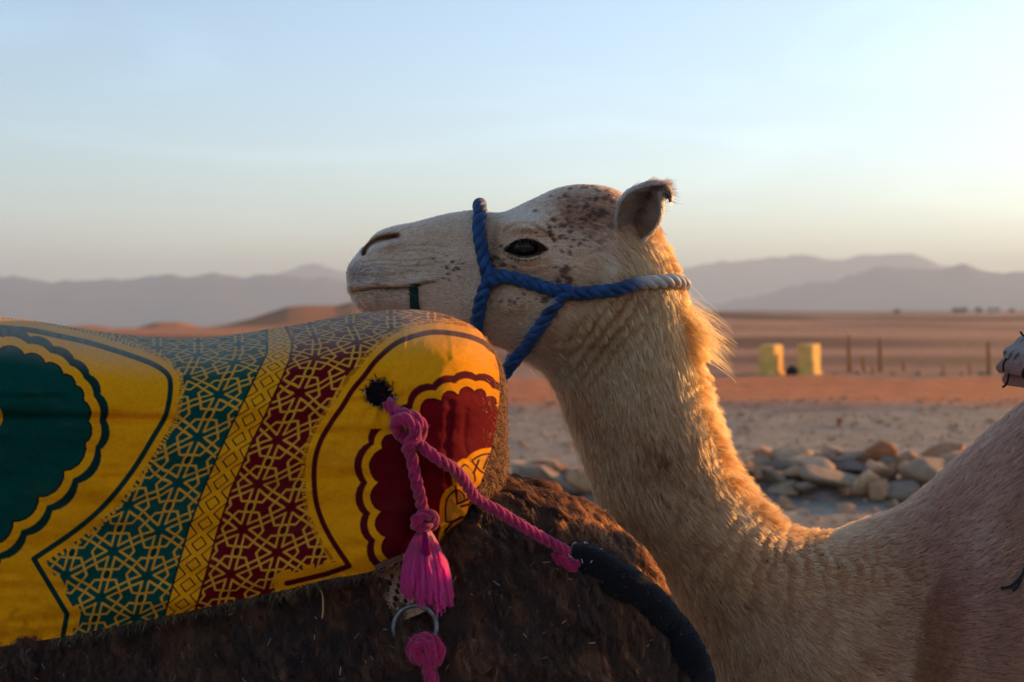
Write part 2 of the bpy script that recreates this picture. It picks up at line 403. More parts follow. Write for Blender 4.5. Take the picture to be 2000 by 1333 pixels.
M_wood = mat('weathered_post_wood', (.36, .17, .07), rough=.9, spec=.1, var=.3, vscale=20)
def post(px, top, bot, wpx, lab, D):
    g = gpt(px, D); h = (bot - top) / FPX * D; r0 = wpx / 2 / FPX * D; z = np.linspace(-.08, h, 9)
    p = np.stack([g[0] + np.cumsum(rng.normal(0, .006, 9)) - .10 * z / max(h, .1) * r0 * 4, g[1] + np.zeros(9), g[2] + z], 1)
    v, f = tube(p, r0 * np.linspace(1.05, .62, 9), 8); tag(mesh('fence_post', v, f, M_wood, loc=g), lab, 'post', 'wooden fence posts')
post(1660, 656, 727, 9, 'tall wooden fence post next after the yellow pillars', 33)
post(1720, 663, 730, 9, 'tall leaning wooden post standing between the short stump and the bare gap', 33)
post(1690, 698, 728, 7, 'short broken stump of a post between two tall fence posts', 33)
post(1767, 704, 730, 6, 'thin short stake beyond the second tall fence post', 33)
post(1932, 670, 737, 9, 'tall wooden fence post standing alone past the bare gap', 31.5)
for px, tp, lab in ((1705, 716, 'tiny stake between the stump and the leaning tall post'), (1842, 712, 'thin low stake in the bare gap of the fence line'), (1895, 708, 'slim low stake beside the lone tall fence post')): post(px, tp, 732, 5, lab, 32)
stone_cols = [(.33, .19, .12), (.40, .26, .17), (.22, .185, .155), (.28, .22, .17), (.15, .13, .12), (.36, .22, .14), (.46, .33, .23), (.32, .14, .07)]
SM = [mat('stone_%d' % i, (c[0] * 1.25, c[1] * 1.05, c[2] * .85), rough=.85, spec=.25, var=.22, vscale=14, bump=(40, .5, .01)) for i, c in enumerate(stone_cols)]
for px in (1632, 1640, 1676, 1745, 1795, 1843, 1880, 1918, 1960):
    g = gpt(px, 31.5); s = random.uniform(.05, .10)
    G = lump(g + np.array([0, 0, s * .55]), (s * 1.2, s, s), px, 8, 10, .35)
    tag(mesh('marker_stone', G.verts(), G.faces(), SM[1], loc=g), 'small pale stone set along the fence line at the edge of the clay', 'stone', 'small stones along the fence line')
def stone_geo(c, s, seed, tilt, rz):
    r_ = np.random.default_rng(seed); n, m = 12, 16
    G = lump((0, 0, 0), (1, 1, 1), seed, n, m, .22, .8, 1.6); P = G.P
    for _ in range(10):                       # chop facets off the lump: quarry-stone planes
        d = nrm(r_.normal(size=3)); o = r_.uniform(.34, .72); k = np.maximum(P @ d - o, 0); P = P - k[..., None] * d
    P = P * np.asarray(s)
    ct, stt = math.cos(tilt), math.sin(tilt); P = np.stack([P[..., 0] * ct - P[..., 2] * stt, P[..., 1], P[..., 0] * stt + P[..., 2] * ct], -1)
    cz, sz = math.cos(rz), math.sin(rz); P = np.stack([P[..., 0] * cz - P[..., 1] * sz, P[..., 0] * sz + P[..., 1] * cz, P[..., 2]], -1)
    return (P + np.asarray(c)).reshape(-1, 3), gridfaces(n, m, True)
# the dry stone wall: (px, py, width px, height px, colour, tilt) as laid, on a line about 11 m off
ST = [(1495, 885, 62, 26, 1, 0), (1535, 888, 55, 28, 6, 4), (1483, 902, 34, 20, 3, 0), (1510, 913, 70, 26, 4, -6), (1558, 902, 50, 30, 3, 10), (1590, 908, 70, 30, 6, 22), (1475, 921, 34, 26, 0, 0), (1493, 926, 42, 26, 5, 0), (1518, 936, 44, 30, 2, 12), (1555, 928, 40, 32, 1, 0), (1602, 930, 52, 24, 2, -8), (1540, 951, 66, 20, 3, -8), (1625, 939, 96, 40, 3, 4), (1612, 893, 40, 18, 2, -20), (1630, 900, 52, 26, 4, 5), (1620, 884, 26, 12, 1, 0), (1676, 890, 66, 28, 3, 8), (1671, 917, 66, 28, 4, 3), (1715, 884, 40, 34, 7, 5), (1742, 899, 46, 22, 2, 4), (1722, 924, 56, 44, 6, 20), (1745, 915, 40, 26, 0, 0), (1776, 926, 48, 30, 1, 0), (1774, 898, 36, 30, 0, 0), (1690, 948, 58, 42, 6, -14), (1713, 962, 42, 36, 1, 6), (1805, 908, 26, 34, 2, 0), (1843, 900, 66, 42, 0, -4), (1854, 880, 30, 22, 6, 20), (1826, 884, 26, 16, 1, 0), (1830, 945, 76, 66, 3, 0), (1768, 955, 60, 38, 2, 0), (1890, 925, 70, 50, 1, 4), (1900, 885, 50, 28, 2, 0), (1655, 915, 20, 18, 4, 0), (1575, 952, 50, 24, 2, 6), (1660, 955, 40, 26, 0, 0),
      (1010, 908, 40, 16, 6, 4), (1045, 905, 44, 20, 6, 0), (1062, 920, 36, 28, 1, 0), (1090, 912, 40, 22, 3, 10), (1110, 930, 50, 24, 4, -4), (1140, 918, 60, 22, 6, 0), (1030, 940, 70, 50, 3, 0), (1080, 948, 76, 50, 2, 6), (1130, 950, 60, 54, 1, 30), (1180, 935, 70, 60, 3, 0), (1000, 955, 70, 40, 2, 0), (1240, 930, 80, 60, 0, 0), (1300, 925, 80, 56, 2, 0), (1360, 925, 80, 54, 3, 0), (1420, 920, 80, 56, 1, 0), (1400, 890, 60, 26, 4, 0), (1330, 893, 60, 26, 6, 0), (1250, 895, 60, 26, 2, 0)]
DW = 10.6
wl = empty('stone_wall', gpt(1450, DW), 'low dry wall of loose grey and reddish stones behind the pale camel', 'wall')
gz0 = wl.location.z
zt = lambda py, D: CAMZ - (py - 612) / FPX * D
for i, (px, py, w, h, c, tl) in enumerate(ST):
    D = DW + (930 - py) * .012 + random.uniform(-.06, .06); k = D / FPX
    x = (px - 1000) * k; z = zt(py, D); y = CAMY + D
    v, f = stone_geo((x, y, z), (w * k * .92, w * k * .75 + .03, h * k * .80), 100 + i, R(-tl + random.uniform(-4, 4)), R(random.uniform(-14, 14)))
    mesh('stone', v, f, SM[c], wl, smooth=False)
# rubble core and earth that carries the stones
cp = np.linspace(960, 1960, 90); core = []
for px in cp:
    lo, hi = zt(1010, DW - .5), zt(905, DW + .25)
    x = (px - 1000) / FPX * DW; row = []
    for t in np.linspace(0, 1, 9):
        yy = CAMY + DW - .55 + 1.3 * t; zz = gz0 - .06 + (hi - .05 - gz0) * math.sin(math.pi * min(1, t * 1.0)) ** .8
        row.append((x, yy + .05 * math.sin(px * .07), zz + (noise(np.array([x * 6, yy * 6, 0]), 1, 3) - .5) * .08))
    core.append(row)
core = np.array(core)
mesh('rubble_core', core.reshape(-1, 3), gridfaces(*core.shape[:2])[:, ::-1], mat('rubble_earth', (.22, .15, .115), rough=.95, spec=.1, var=.3, vscale=9, bump=(25, .8, .03)), wl)
LS = ['pale rounded loose stone on bare earth before the middle of the stone wall', 'broad tan loose stone half hidden behind the golden mane', 'grey loose stone at the foot of the wall, beside the pale rounded one',
      'tiny tan loose stone alone on bare earth in the dip of the neck', 'small reddish loose stone by the pale camel\'s shoulder line', 'small pale flat stone on the ground above the brown camel\'s rump', 'grey loose stone between the saddle pad and the pale neck', 'tiny pale loose stone beside the pale camel\'s back line']
for i, (px, py, w, h, c) in enumerate([(1660, 992, 40, 24, 6), (1535, 985, 56, 30, 1), (1740, 985, 34, 22, 2), (1600, 1012, 18, 10, 1), (1850, 1000, 26, 14, 0), (1040, 985, 30, 14, 6), (1095, 990, 44, 22, 3), (1720, 1008, 14, 8, 6)]):
    D = CAMZ * FPX / (py + h * .35 - 612); k = D / FPX; g = gpt(px, D)
    v, f = stone_geo(g + np.array([0, 0, h * k * .3]), (w * k * .55, w * k * .5, h * k * .6), 300 + i, R(random.uniform(-8, 8)), R(random.uniform(-40, 40)))
    tag(mesh('loose_stone', v, f, SM[c], smooth=False, loc=g), LS[i], 'stone', 'loose stones before the wall')
g = gpt(1639, 17.0); v, f = stone_geo(g + np.array([0, 0, .04]), (.06, .06, .06), 400, 0, 0)
tag(mesh('loose_stone', v, f, SM[7], smooth=False, loc=g), 'single reddish stone alone on the gravel beyond the stone wall', 'stone')
# pebbles and gravel: uncountable
pv_, pf_ = [], []
for i in range(2600):
    D = random.uniform(6.5, 22) ; px = random.uniform(700, 2100); g = gpt(px, D); s = random.uniform(.008, .03) * (1 + (random.random() < .05) * 1.2)
    b = np.array([[-1, -.8, -.5], [1, -.9, -.5], [1.1, .8, -.5], [-.9, 1, -.5], [-.5, -.4, .6], [.6, -.5, .5], [.5, .5, .7], [-.6, .4, .5]]) * s * rng.uniform(.6, 1.2, (8, 3)) + g + np.array([0, 0, s * .3])
    o = len(pv_) * 8; pv_.append(b); pf_ += [[o + a for a in q] for q in ([0, 1, 5, 4], [1, 2, 6, 5], [2, 3, 7, 6], [3, 0, 4, 7], [4, 5, 6, 7])]
pb = mesh('gravel', np.vstack(pv_), pf_, SM[1], smooth=False); pb['kind'] = 'stuff'; pb['label'] = 'scattered pebbles and gravel on the bare ground'; pb['category'] = 'gravel'
# far things on the skyline
M_leaf = mat('far_foliage', (.045, .055, .03), rough=.9, spec=.1, var=.3, vscale=2)
M_house = mat('far_house_wall', (.62, .50, .36), rough=.9, spec=.1, var=.1, vscale=1); M_roof = mat('far_house_roof', (.38, .22, .15), rough=.9)
M_dark = mat('dark_opening', (.03, .03, .035), rough=.4)
def skyz(px, D): return gpt(px, D)
def far_tree(px, w, h, lab, D=900.):
    g = gpt(px, D); k = D / FPX; W_, H_ = w * k, h * k; e = empty('desert_tree', g, lab, 'tree', 'far trees on the skyline')
    r_ = np.random.default_rng(int(px)); v, f = tube(np.array([g + np.array([0, 0, -1.0]), g + np.array([.05, 0, H_ * .3]), g + np.array([.2, 0, H_ * .7])]), np.array([.25, .2, .1]), 7); mesh('trunk', v, f, M_wood, e)
    V = []; F = []
    for i in range(420):
        c = r_.normal(size=3) * np.array([W_ * .23, W_ * .23, H_ * .18]) + g + np.array([0, 0, H_ * .62]); a = nrm(r_.normal(size=3)); b = nrm(np.cross(a, r_.normal(size=3))); s = W_ * .07
        o = len(V); V += [c + a * s, c + b * s * .6, c - a * s, c - b * s * .6]; F.append([o, o + 1, o + 2, o + 3])
    mesh('crown', np.array(V), F, M_leaf, e, smooth=False)
far_tree(1752, 14, 10, 'lone small tree on the skyline under the dark mountain peak')
far_tree(1868, 16, 11, 'wide low dark tree in the skyline clump by the sunlit house')
far_tree(1882, 14, 12, 'taller dark tree in the skyline clump by the sunlit house')
far_tree(1911, 14, 11, 'rounded tree on the skyline standing against the sunlit house')
far_tree(1976, 12, 8, 'low bush on the skyline past the sunlit house')
g = gpt(1941, 900.); e = empty('far_house', g, 'small sunlit flat-roofed house on the skyline', 'house')
v, f = boxpts(g + np.array([0, 0, 1.3]), (6.2, 5, 3.6), R(20)); mesh('wall', v, f, M_house, e, smooth=False)
v, f = boxpts(g + np.array([0, 0, 3.25]), (6.6, 5.4, .35), R(20)); mesh('roof', v, f, M_roof, e, smooth=False)
dvec = np.array([math.sin(R(20)), -math.cos(R(20)), 0]) * 2.5
for q in (-1.6, 1.4):
    v, f = boxpts(g + dvec + np.array([q * math.cos(R(20)), q * math.sin(R(20)), 1.5]), (.8, .12, 1.0), R(20)); mesh('window', v, f, M_dark, e, smooth=False)

# ------------------------------------------------------------------ pale camel (body is one lofted surface, detail sculpted in)
# section: top/outer edge px, lower/inner edge px, half width m, skew, roundness, rows to next
SA = [(678, 531, 681, 563, .020, 1, .8, 10), (685, 516, 687, 582, .034, 1, .75, 10), (699, 498, 695, 597, .043, 1, .75, 12), (716, 476, 711, 611, .050, 1.0, .8, 16), (738, 456, 737, 621, .054, 1.0, .85, 20),
      (768, 444, 768, 628, .056, .95, .85, 22), (815, 434, 812, 634, .056, .95, .9, 26), (870, 420, 866, 646, .060, .95, .9, 30), (930, 412, 925, 662, .068, .95, .9, 28), (980, 417, 970, 676, .084, .9, .85, 30),
      (1035, 394, 1010, 690, .098, .9, .8, 32), (1095, 368, 1042, 705, .104, .95, .85, 32), (1155, 363, 1064, 722, .102, .95, .9, 28), (1205, 374, 1080, 740, .096, .95, .95, 24), (1245, 408, 1094, 766, .092, 1, 1, 22),
      (1284, 466, 1104, 796, .090, 1, 1, 20), (1318, 540, 1116, 830, .090, 1, 1, 18), (1334, 612, 1130, 864, .092, 1, 1, 18), (1348, 686, 1143, 900, .095, 1, 1, 18), (1364, 756, 1156, 940, .100, 1, 1, 18), (1386, 832, 1171, 980, .106, 1, 1, 18), (1408, 898, 1196, 1022, .112, 1, 1, 18), (1442, 952, 1235, 1066, .118, 1, 1, 18), (1484, 998, 1280, 1112, .124, 1, 1, 18), (1532, 1030, 1316, 1168, .132, 1, 1, 18), (1588, 1044, 1352, 1236, .142, 1, 1, 18), (1648, 1038, 1376, 1330, .155, 1, 1, 18), (1708, 1016, 1400, 1440, .175, 1, .95, 18), (1768, 993, 1470, 1560, .20, 1.1, .9, 18), (1830, 949, 1600, 1680, .23, 1.15, .85, 18), (1905, 882, 1780, 1790, .255, 1.15, .85, 14), (2005, 794, 1940, 1880, .28, 1.15, .85, 12), (2130, 706, 2120, 1940, .30, 1.15, .85, 10), (2300, 610, 2300, 1970, .31, 1.2, .8, 8), (2480, 510, 2480, 1980, .31, 1.2, .8, 8), (2660, 470, 2660, 1980, .32, 1.2, .8, 8), (2840, 560, 2840, 1970, .31, 1.1, .8, 8), (3000, 710, 3000, 1960, .30, 1.1, .8, 8), (3130, 850, 3130, 1940, .26, 1.1, .8, 8), (3230, 990, 3230, 1880, .18, 1, .85, 8), (3280, 1150, 3280, 1780, .08, 1, 1, 0)]
sa = np.array([s[:7] for s in SA], float); per = [s[7] for s in SA[:-1]]
S_ = catmull(sa, per); NA, MA = len(S_), 360
phi = np.linspace(0, 2 * math.pi, MA, endpoint=False)
O3 = at(S_[:, 0], S_[:, 1], np.zeros(NA)); I3 = at(S_[:, 2], S_[:, 3], np.zeros(NA))
vv = (1 - np.cos(phi)) / 2
AP = O3[:, None] * (1 - vv)[None, :, None] + I3[:, None] * vv[None, :, None]
vk = vv[None, :] ** S_[:, 5:6]
wid = np.maximum(S_[:, 4:5], .004) * (2 * np.sqrt(np.clip(vk * (1 - vk), 0, 1))) ** S_[:, 6:7]
side = np.where(np.sin(phi) >= 0, -1.0, 1.0)[None, :]
def apparent(P):
    Q = P.copy(); Q[..., 1] = -np.abs(Q[..., 1]); return proj(Q)
AP[..., 1] = -wid                                     # work on the near side, mirrored below
px, py = proj(AP)
EX, EY, EA, EU, EL = 1026., 485., 41., 14.5, 17.
def eye_sd(px, py):
    u = (px - EX) / EA; yc = EY - (px - EX) * .02 + 3 * u * u; q = 1 - u * u
    return np.where(np.abs(u) < 1.25, np.minimum(py - (yc - EU * q), (yc + EL * q) - py), -30)
NOSTRIL = catmull([(709, 496), (716, 482), (732, 471), (752, 465), (776, 461)], 8)
MOUTH = catmull([(676, 568), (690, 567), (715, 563), (745, 561), (780, 561), (808, 558), (828, 551), (846, 549)], 8)
JAW = catmull([(850, 600), (900, 615), (950, 636), (1000, 655), (1060, 668), (1120, 655), (1175, 628), (1215, 590), (1235, 545)], 8)
CREASE = catmull([(1868, 1040), (1850, 1100), (1828, 1150), (1810, 1210), (1798, 1280), (1800, 1360), (1815, 1460)], 8)
d = np.zeros_like(px)
d += .027 * gs(px, py, 1018, 434, 60, 20, -6) + .011 * gs(px, py, 1030, 470, 60, 42)          # brow and lids
d += .015 * gs(px, py, 1060, 522, 90, 20, 6) - .006 * gs(px, py, 985, 520, 22, 22)             # cheek bone
d += .013 * gs(px, py, 1036, 447, 44, 13, 4)
d -= .018 * gs(px, py, 1125, 440, 46, 34)                                                       # temple hollow
d += .010 * gs(px, py, 1185, 525, 34, 60)                                                       # jaw joint below the ear
d += .008 * gs(px, py, 1010, 600, 90, 34, 12) + .010 * gs(px, py, 1120, 620, 60, 36, -20)      # jaw muscle
d -= .006 * gs(px, py, 960, 590, 14, 60)
d += .010 * gs(px, py, 740, 535, 50, 28) + .007 * gs(px, py, 745, 590, 50, 22)                 # lips
d += .014 * gs(px, py, 742, 455, 36, 10, -18) + .006 * gs(px, py, 760, 482, 34, 11, -18)       # nostril wings
d -= .006 * gs(px, py, 850, 480, 90, 26, -8)
dn, an = polyd(px, py, NOSTRIL); d -= .034 * np.exp(-(dn / (4.0 + 5.5 * np.clip(an / 16, 0, 1) * np.clip((34 - an) / 16, 0, 1))) ** 2) * sstep(0, 6, 32.5 - an + 2)
dm, am = polyd(px, py, MOUTH); up_ = py < np.interp(px, MOUTH[:, 0], MOUTH[:, 1]); d += .009 * up_ * np.exp(-(dm / 13.) ** 2) * (px < 850) - .006 * (~up_) * np.exp(-(dm / 16.) ** 2) * (1 - sstep(790, 850, px)); d -= .012 * np.exp(-(dm / 3.4) ** 2) * (1 - .75 * sstep(30, 54, am))
dj, aj = polyd(px, py, JAW); jl = np.sign(py - np.interp(px, JAW[:, 0], JAW[:, 1]))
jm = sstep(855, 960, px) * (1 - sstep(1180, 1240, px))
d -= .012 * jm * sstep(0, 26, dj) * (jl > 0) * (1 - sstep(40, 110, dj)) + .005 * jm * np.exp(-(dj / 7) ** 2)
for (x0, y0, x1, y1, dep) in ((700, 516, 850, 508, .0016), (706, 524, 840, 520, .0018), (712, 531, 830, 530, .0014), (800, 478, 870, 486, .0016), (790, 492, 880, 500, .0016), (690, 540, 830, 540, .0012)):
    dw, _ = polyd(px, py + 2.5 * np.sin(px * .05 + x0), [(x0, y0), ((x0 + x1) / 2, (y0 + y1) / 2 - 3), (x1, y1)]); d -= 1.9 * dep * np.exp(-(dw / 2.6) ** 2)
for (pts, dep, w) in (([(985, 452), (1005, 443), (1030, 440), (1058, 452), (1078, 466)], .0065, 3.4), ([(985, 500), (1010, 518), (1040, 520), (1075, 508)], .003, 3.5), ([(1000, 528), (1040, 536), (1085, 524)], .002, 4), ([(1078, 466), (1100, 462)], .002, 3)):
    dw, _ = polyd(px, py, catmull(pts, 6)); d -= dep * np.exp(-(dw / w) ** 2)
es = eye_sd(px, py)
d += .004 * np.exp(-((es + 5) / 4.0) ** 2)
d -= .020 * sstep(-1.5, 5, es)
# throat folds, bend wrinkles, shoulder crease, foreleg and chest muscles
q1 = (px - 1170) * .64 + (py - 660) * .77; q2 = -(px - 1170) * .77 + (py - 660) * .64
nz_ = (n2(px, py, 1 / 60., 77) - .5)
d += .0042 * np.sin((px - 1170) * .22 + (py - 660) * .16 + nz_ * 9) * gs(px, py, 1180, 650, 95, 55, -42)
th = np.arctan2(py - 760, px - 1592)
d += .013 * (np.abs(np.sin(th * 38 + nz_ * 9)) ** .55 - .7) * (.4 + 1.2 * n2(px, py * .4, 1 / 28., 78)) * np.exp(-(((th - 1.55) / .48) ** 2) ** 1.5) * sstep(1030, 1055, py) * (1 - sstep(1100, 1200, py))
d += .003 * np.sin(th * 46 + nz_ * 9) * gs(px, py, 1420, 1080, 130, 70, 40)
dc, ac = polyd(px, py, CREASE); cs_ = np.sign(px - np.interp(py, CREASE[:, 1], CREASE[:, 0]))
d -= .016 * np.exp(-(dc / 17.) ** 2) * sstep(2, 20, ac)
d += .045 * (cs_ > 0) * sstep(0, 60, dc) * (1 - sstep(160, 420, dc)) * sstep(1000, 1200, py)
dc2, ac2 = polyd(px, py, [(1850, 1080), (1865, 1180), (1880, 1300)]);
d += .012 * gs(px, py, 1620, 1230, 110, 120) - .010 * gs(px, py, 1740, 1240, 40, 130, 12)
d += .022 * gs(px, py, 1950, 900, 60, 110, 35)
d += (n2(px, py, 1 / 48., 88) - .5) * .006 * sstep(1000, 1200, px) + (n2(px, py, 1 / 14., 91) - .5) * .0018
face = (1 - sstep(1180, 1300, px)) * (py < 760)
d += (n2(px * 1.0, py * 1.6, 1 / 7., 95) - .5) * .0016 * face
AP[..., 1] = -(wid + d * np.clip(2 * np.sqrt(vv * (1 - vv)), 0, 1)[None, :] ** .7)
AP[..., 1] = np.minimum(AP[..., 1], -.0005)
AP[..., 1] *= -side                                    # mirror the far half
GA = Grid(AP, True)
if (GA.N[NA // 3, MA // 4, 1]) > 0: GA.N *= -1
_sr = np.random.default_rng(31); SPOTS = []
for cx_, cy_, sx_, sy_, n_, r0_, r1_ in ((885, 520, 34, 11, 34, 1.2, 4), (850, 545, 44, 16, 16, 1, 2.4), (1000, 585, 46, 10, 20, 1.2, 4), (1098, 528, 12, 12, 14, 3, 8), (1112, 551, 10, 5, 6, 4, 8), (1165, 480, 6, 4, 3, 5, 8), (1145, 505, 34, 30, 24, 1.2, 4), (1062, 585, 9, 4, 4, 3, 6), (1310, 930, 55, 60, 70, 1.5, 5), (1375, 900, 34, 70, 46, 1.5, 5), (760, 578, 44, 20, 26, .8, 1.8), (972, 512, 14, 18, 18, 2, 5), (1145, 412, 44, 32, 120, 1.5, 6), (1105, 462, 40, 12, 30, 1.5, 4.5), (1250, 800, 80, 120, 40, 1, 3), (1500, 1150, 120, 60, 14, 1.5, 3), (720, 530, 30, 20, 24, .8, 1.6)):
    for _ in range(n_): SPOTS.append((_sr.normal(cx_, sx_), _sr.normal(cy_, sy_), r0_ + (r1_ - r0_) * _sr.random() ** 1.6, _sr.uniform(.55, 1.5), _sr.uniform(-1, 1)))
def spotmask(px, py, nz):
    m = np.zeros(px.shape)
    for cx, cy, r, el, rt in SPOTS:
        b = (np.abs(px - cx) < r * 2.6) & (np.abs(py - cy) < r * 2.6)
        if b.any():
            x = px[b] - cx; y = py[b] - cy; c, s_ = math.cos(rt), math.sin(rt)
            d_ = np.hypot((x * c + y * s_) / el, -x * s_ + y * c) / r; m[b] = np.maximum(m[b], sstep(1.25, .6, d_ + (nz[b] - .5) * 2.2))
    return m
def coat(px, py, P, skin=True):
    """coat colour of the pale camel"""
    c = np.array([.50, .40, .31]) * np.ones(px.shape + (1,))
    def mixc(col, m): 
        nonlocal c
        m = np.clip(m, 0, 1)[..., None]; c = c * (1 - m) + np.asarray(col) * m
    n1 = fbm(P, 14, 1); n2_ = .5 + (fbm(P, 115, 2) - .5) * 1.15; n3 = fbm(P, 170, 3, 2); n4 = .5 + (fbm(P, 260, 12, 3) - .5) * 1.2; n2_ = .5 * n2_ + .5 * n4
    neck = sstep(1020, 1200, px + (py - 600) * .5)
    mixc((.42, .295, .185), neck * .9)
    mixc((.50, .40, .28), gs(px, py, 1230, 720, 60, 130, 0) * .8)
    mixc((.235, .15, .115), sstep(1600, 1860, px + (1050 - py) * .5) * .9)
    mixc((.45, .34, .28), gs(px, py, 1900, 1050, 40, 130, 25) * .7)
    mixc((.46, .36, .29), gs(px, py, 1580, 1240, 150, 70, 0) * .8)
    mixc((.30, .19, .13), sstep(1660, 1760, px) * gs(px, py, 1740, 1080, 90, 70, 40) * .5)
    mixc((.28, .20, .12), sstep(.5, .62, n1) * neck * .35)
    # face
    mixc((.58, .48, .40), (1 - sstep(930, 980, px)) * .8)
    mixc((.38, .36, .36), gs(px, py, 705, 535, 50, 26) * .9); mixc((.24, .25, .28), gs(px, py, 690, 532, 18, 22) * .9)
    mixc((.34, .30, .26), gs(px, py, 735, 595, 60, 26) * .8)
    mixc((.16, .11, .07), sstep(.50, .60, n2_) * gs(px, py, 735, 560, 70, 60) * .45)
    mixc((.30, .17, .12), gs(px, py, 757, 483, 26, 7, -10) * .8)
    mixc((.20, .12, .07), gs(px, py, 975, 512, 28, 34) * .85 * sstep(.40, .55, n2_)); mixc((.13, .08, .05), gs(px, py, 966, 478, 10, 46) * .7)
    mixc((.36, .17, .06), gs(px, py, 1042, 518, 44, 11, -4) * .75)
    mixc((.56, .47, .38), gs(px, py, 1045, 435, 50, 22, 8) * .9)
    t = np.clip(gs(px, py, 1140, 415, 62, 46, 20) * 1.5, 0, 1); mixc((.27, .15, .10), t * .75); mixc((.09, .055, .04), t * sstep(.48, .58, n2_) * .6)
    mixc((.36, .20, .12), gs(px, py, 1185, 395, 30, 40) * .6)
    mixc((.040, .024, .016), spotmask(px, py, n2_) * .93)
    mixc((.25, .13, .05), gs(px, py, 1000, 612, 34, 18, -15) * (.55 + .5 * sstep(.4, .6, n2_)))
    mixc((.30, .20, .13), gs(px, py, 1010, 660, 60, 18, 8) * .6); mixc((.42, .30, .18), gs(px, py, 1130, 620, 60, 40) * .5)
    mixc((.60, .50, .42), gs(px, py, 1185, 520, 26, 60, 10) * .8)
    # neck markings
    mixc((.075, .048, .03), np.clip(gs(px, py, 1288, 900, 44, 27, 60) * 1.3, 0, 1) * (.35 + .65 * sstep(.42, .56, n2_)))
    mixc((.20, .13, .085), sstep(.52, .62, n1) * sstep(.45, .6, fbm(P, 34, 41)) * neck * .55)
    sp = np.clip(gs(px, py, 1340, 930, 110, 110, 30) * 1.4, 0, 1); mixc((.08, .05, .03), sp * sstep(.60, .68, n2_) * .75); mixc((.20, .13, .07), gs(px, py, 1370, 905, 60, 90, -20) * .55)
    mixc((.13, .09, .06), np.clip(gs(px, py, 1090, 760, 34, 110, -15), 0, 1) * .35); mixc((.15, .10, .06), gs(px, py, 1240, 1060, 40, 60, -50) * .5)
    th = np.arctan2(py - 760, px - 1592)
    mixc((.62, .38, .16), gs(px, py, 1380, 680, 70, 260, -16) * .7)
    mixc((.05, .035, .025), np.exp(-(polyd(px, py, CREASE)[0] / 9) ** 2) * sstep(1150, 1260, py) * .12)  # shade in the shoulder crease, darkened into the coat colour
    # naked skin: eye rim, nostril, mouth
    es = eye_sd(px, py); mixc((.05, .03, .022), sstep(-6, -1, es + (n2_ - .5) * 9) * .95)
    mixc((.07, .045, .036), np.exp(-(polyd(px, py, NOSTRIL)[0] / 6.0) ** 2) * .9)
    mixc((.06, .03, .02), np.exp(-(polyd(px, py, MOUTH)[0] / 2.6) ** 2) * .6); mixc((.30, .17, .06), np.exp(-(polyd(px, py, MOUTH[:9])[0] / 8) ** 2) * .7)
    c = c * (.80 + .4 * n3[..., None]) * (.85 + .3 * n1[..., None])
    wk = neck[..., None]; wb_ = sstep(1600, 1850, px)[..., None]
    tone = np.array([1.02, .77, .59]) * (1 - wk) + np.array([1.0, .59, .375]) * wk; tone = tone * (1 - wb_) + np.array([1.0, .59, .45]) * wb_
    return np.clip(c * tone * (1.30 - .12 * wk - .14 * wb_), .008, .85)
M_skin = mat('camel_coat_skin', tint=True, rough=.75, spec=.25, bump=(420, .35, .002))
M_fur = hairmat('camel_fur', .58, .8)
pxv, pyv = apparent(AP)
baseA = np.array([at(1900, 1900, 0.)[0], 0, 0])
camel = empty('camel', baseA, 'cream white camel with speckled face resting its head on the patterned saddle pad', 'camel', None)
Vb = np.vstack([GA.verts(), AP[0].mean(0)[None], AP[-1].mean(0)[None]])
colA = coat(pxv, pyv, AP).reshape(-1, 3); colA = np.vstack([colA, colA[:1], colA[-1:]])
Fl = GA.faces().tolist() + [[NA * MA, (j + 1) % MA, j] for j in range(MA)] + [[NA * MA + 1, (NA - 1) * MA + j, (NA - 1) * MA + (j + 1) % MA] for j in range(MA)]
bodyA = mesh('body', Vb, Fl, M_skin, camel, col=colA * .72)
BV = BVHTree.FromPolygons(Vb.tolist(), Fl)
def hitA(px, py, off=0.0, default=0.0):
    d_ = raydir(px, py); d_ = d_ / np.linalg.norm(d_)
    h, n, _, _ = BV.ray_cast(Vector(CAM), Vector(d_))
    if h is None: return at(px, py, default)
    return np.array(h) + np.array(n if n.dot(Vector(d_)) < 0 else -n) * off
# --- folded forelegs and hind legs under the body, resting on the ground
def limb(pts, rad, name='leg'):
    v, f = tube(catmull(pts, 8), np.interp(np.linspace(0, 1, (len(pts) - 1) * 8 + 1), np.linspace(0, 1, len(rad)), rad), 20)
    return mesh(name, v, f, M_skin, camel, col=np.tile([.42, .29, .20], (len(v), 1)))
x0 = at(1850, 1800, 0.)[0]; x1 = at(3060, 1800, 0.)[0]
for sy in (-1, 1):
    limb([(x0 + .12, sy * .20, .55), (x0 + .02, sy * .23, .30), (x0 - .10, sy * .24, .09), (x0 + .14, sy * .24, .06), (x0 + .34, sy * .23, .05)], [.15, .11, .075, .06, .07])
    limb([(x1 - .1, sy * .22, .60), (x1 - .25, sy * .28, .35), (x1 - .40, sy * .30, .12), (x1 - .2, sy * .30, .07), (x1 + .12, sy * .29, .05)], [.18, .14, .085, .065, .07])
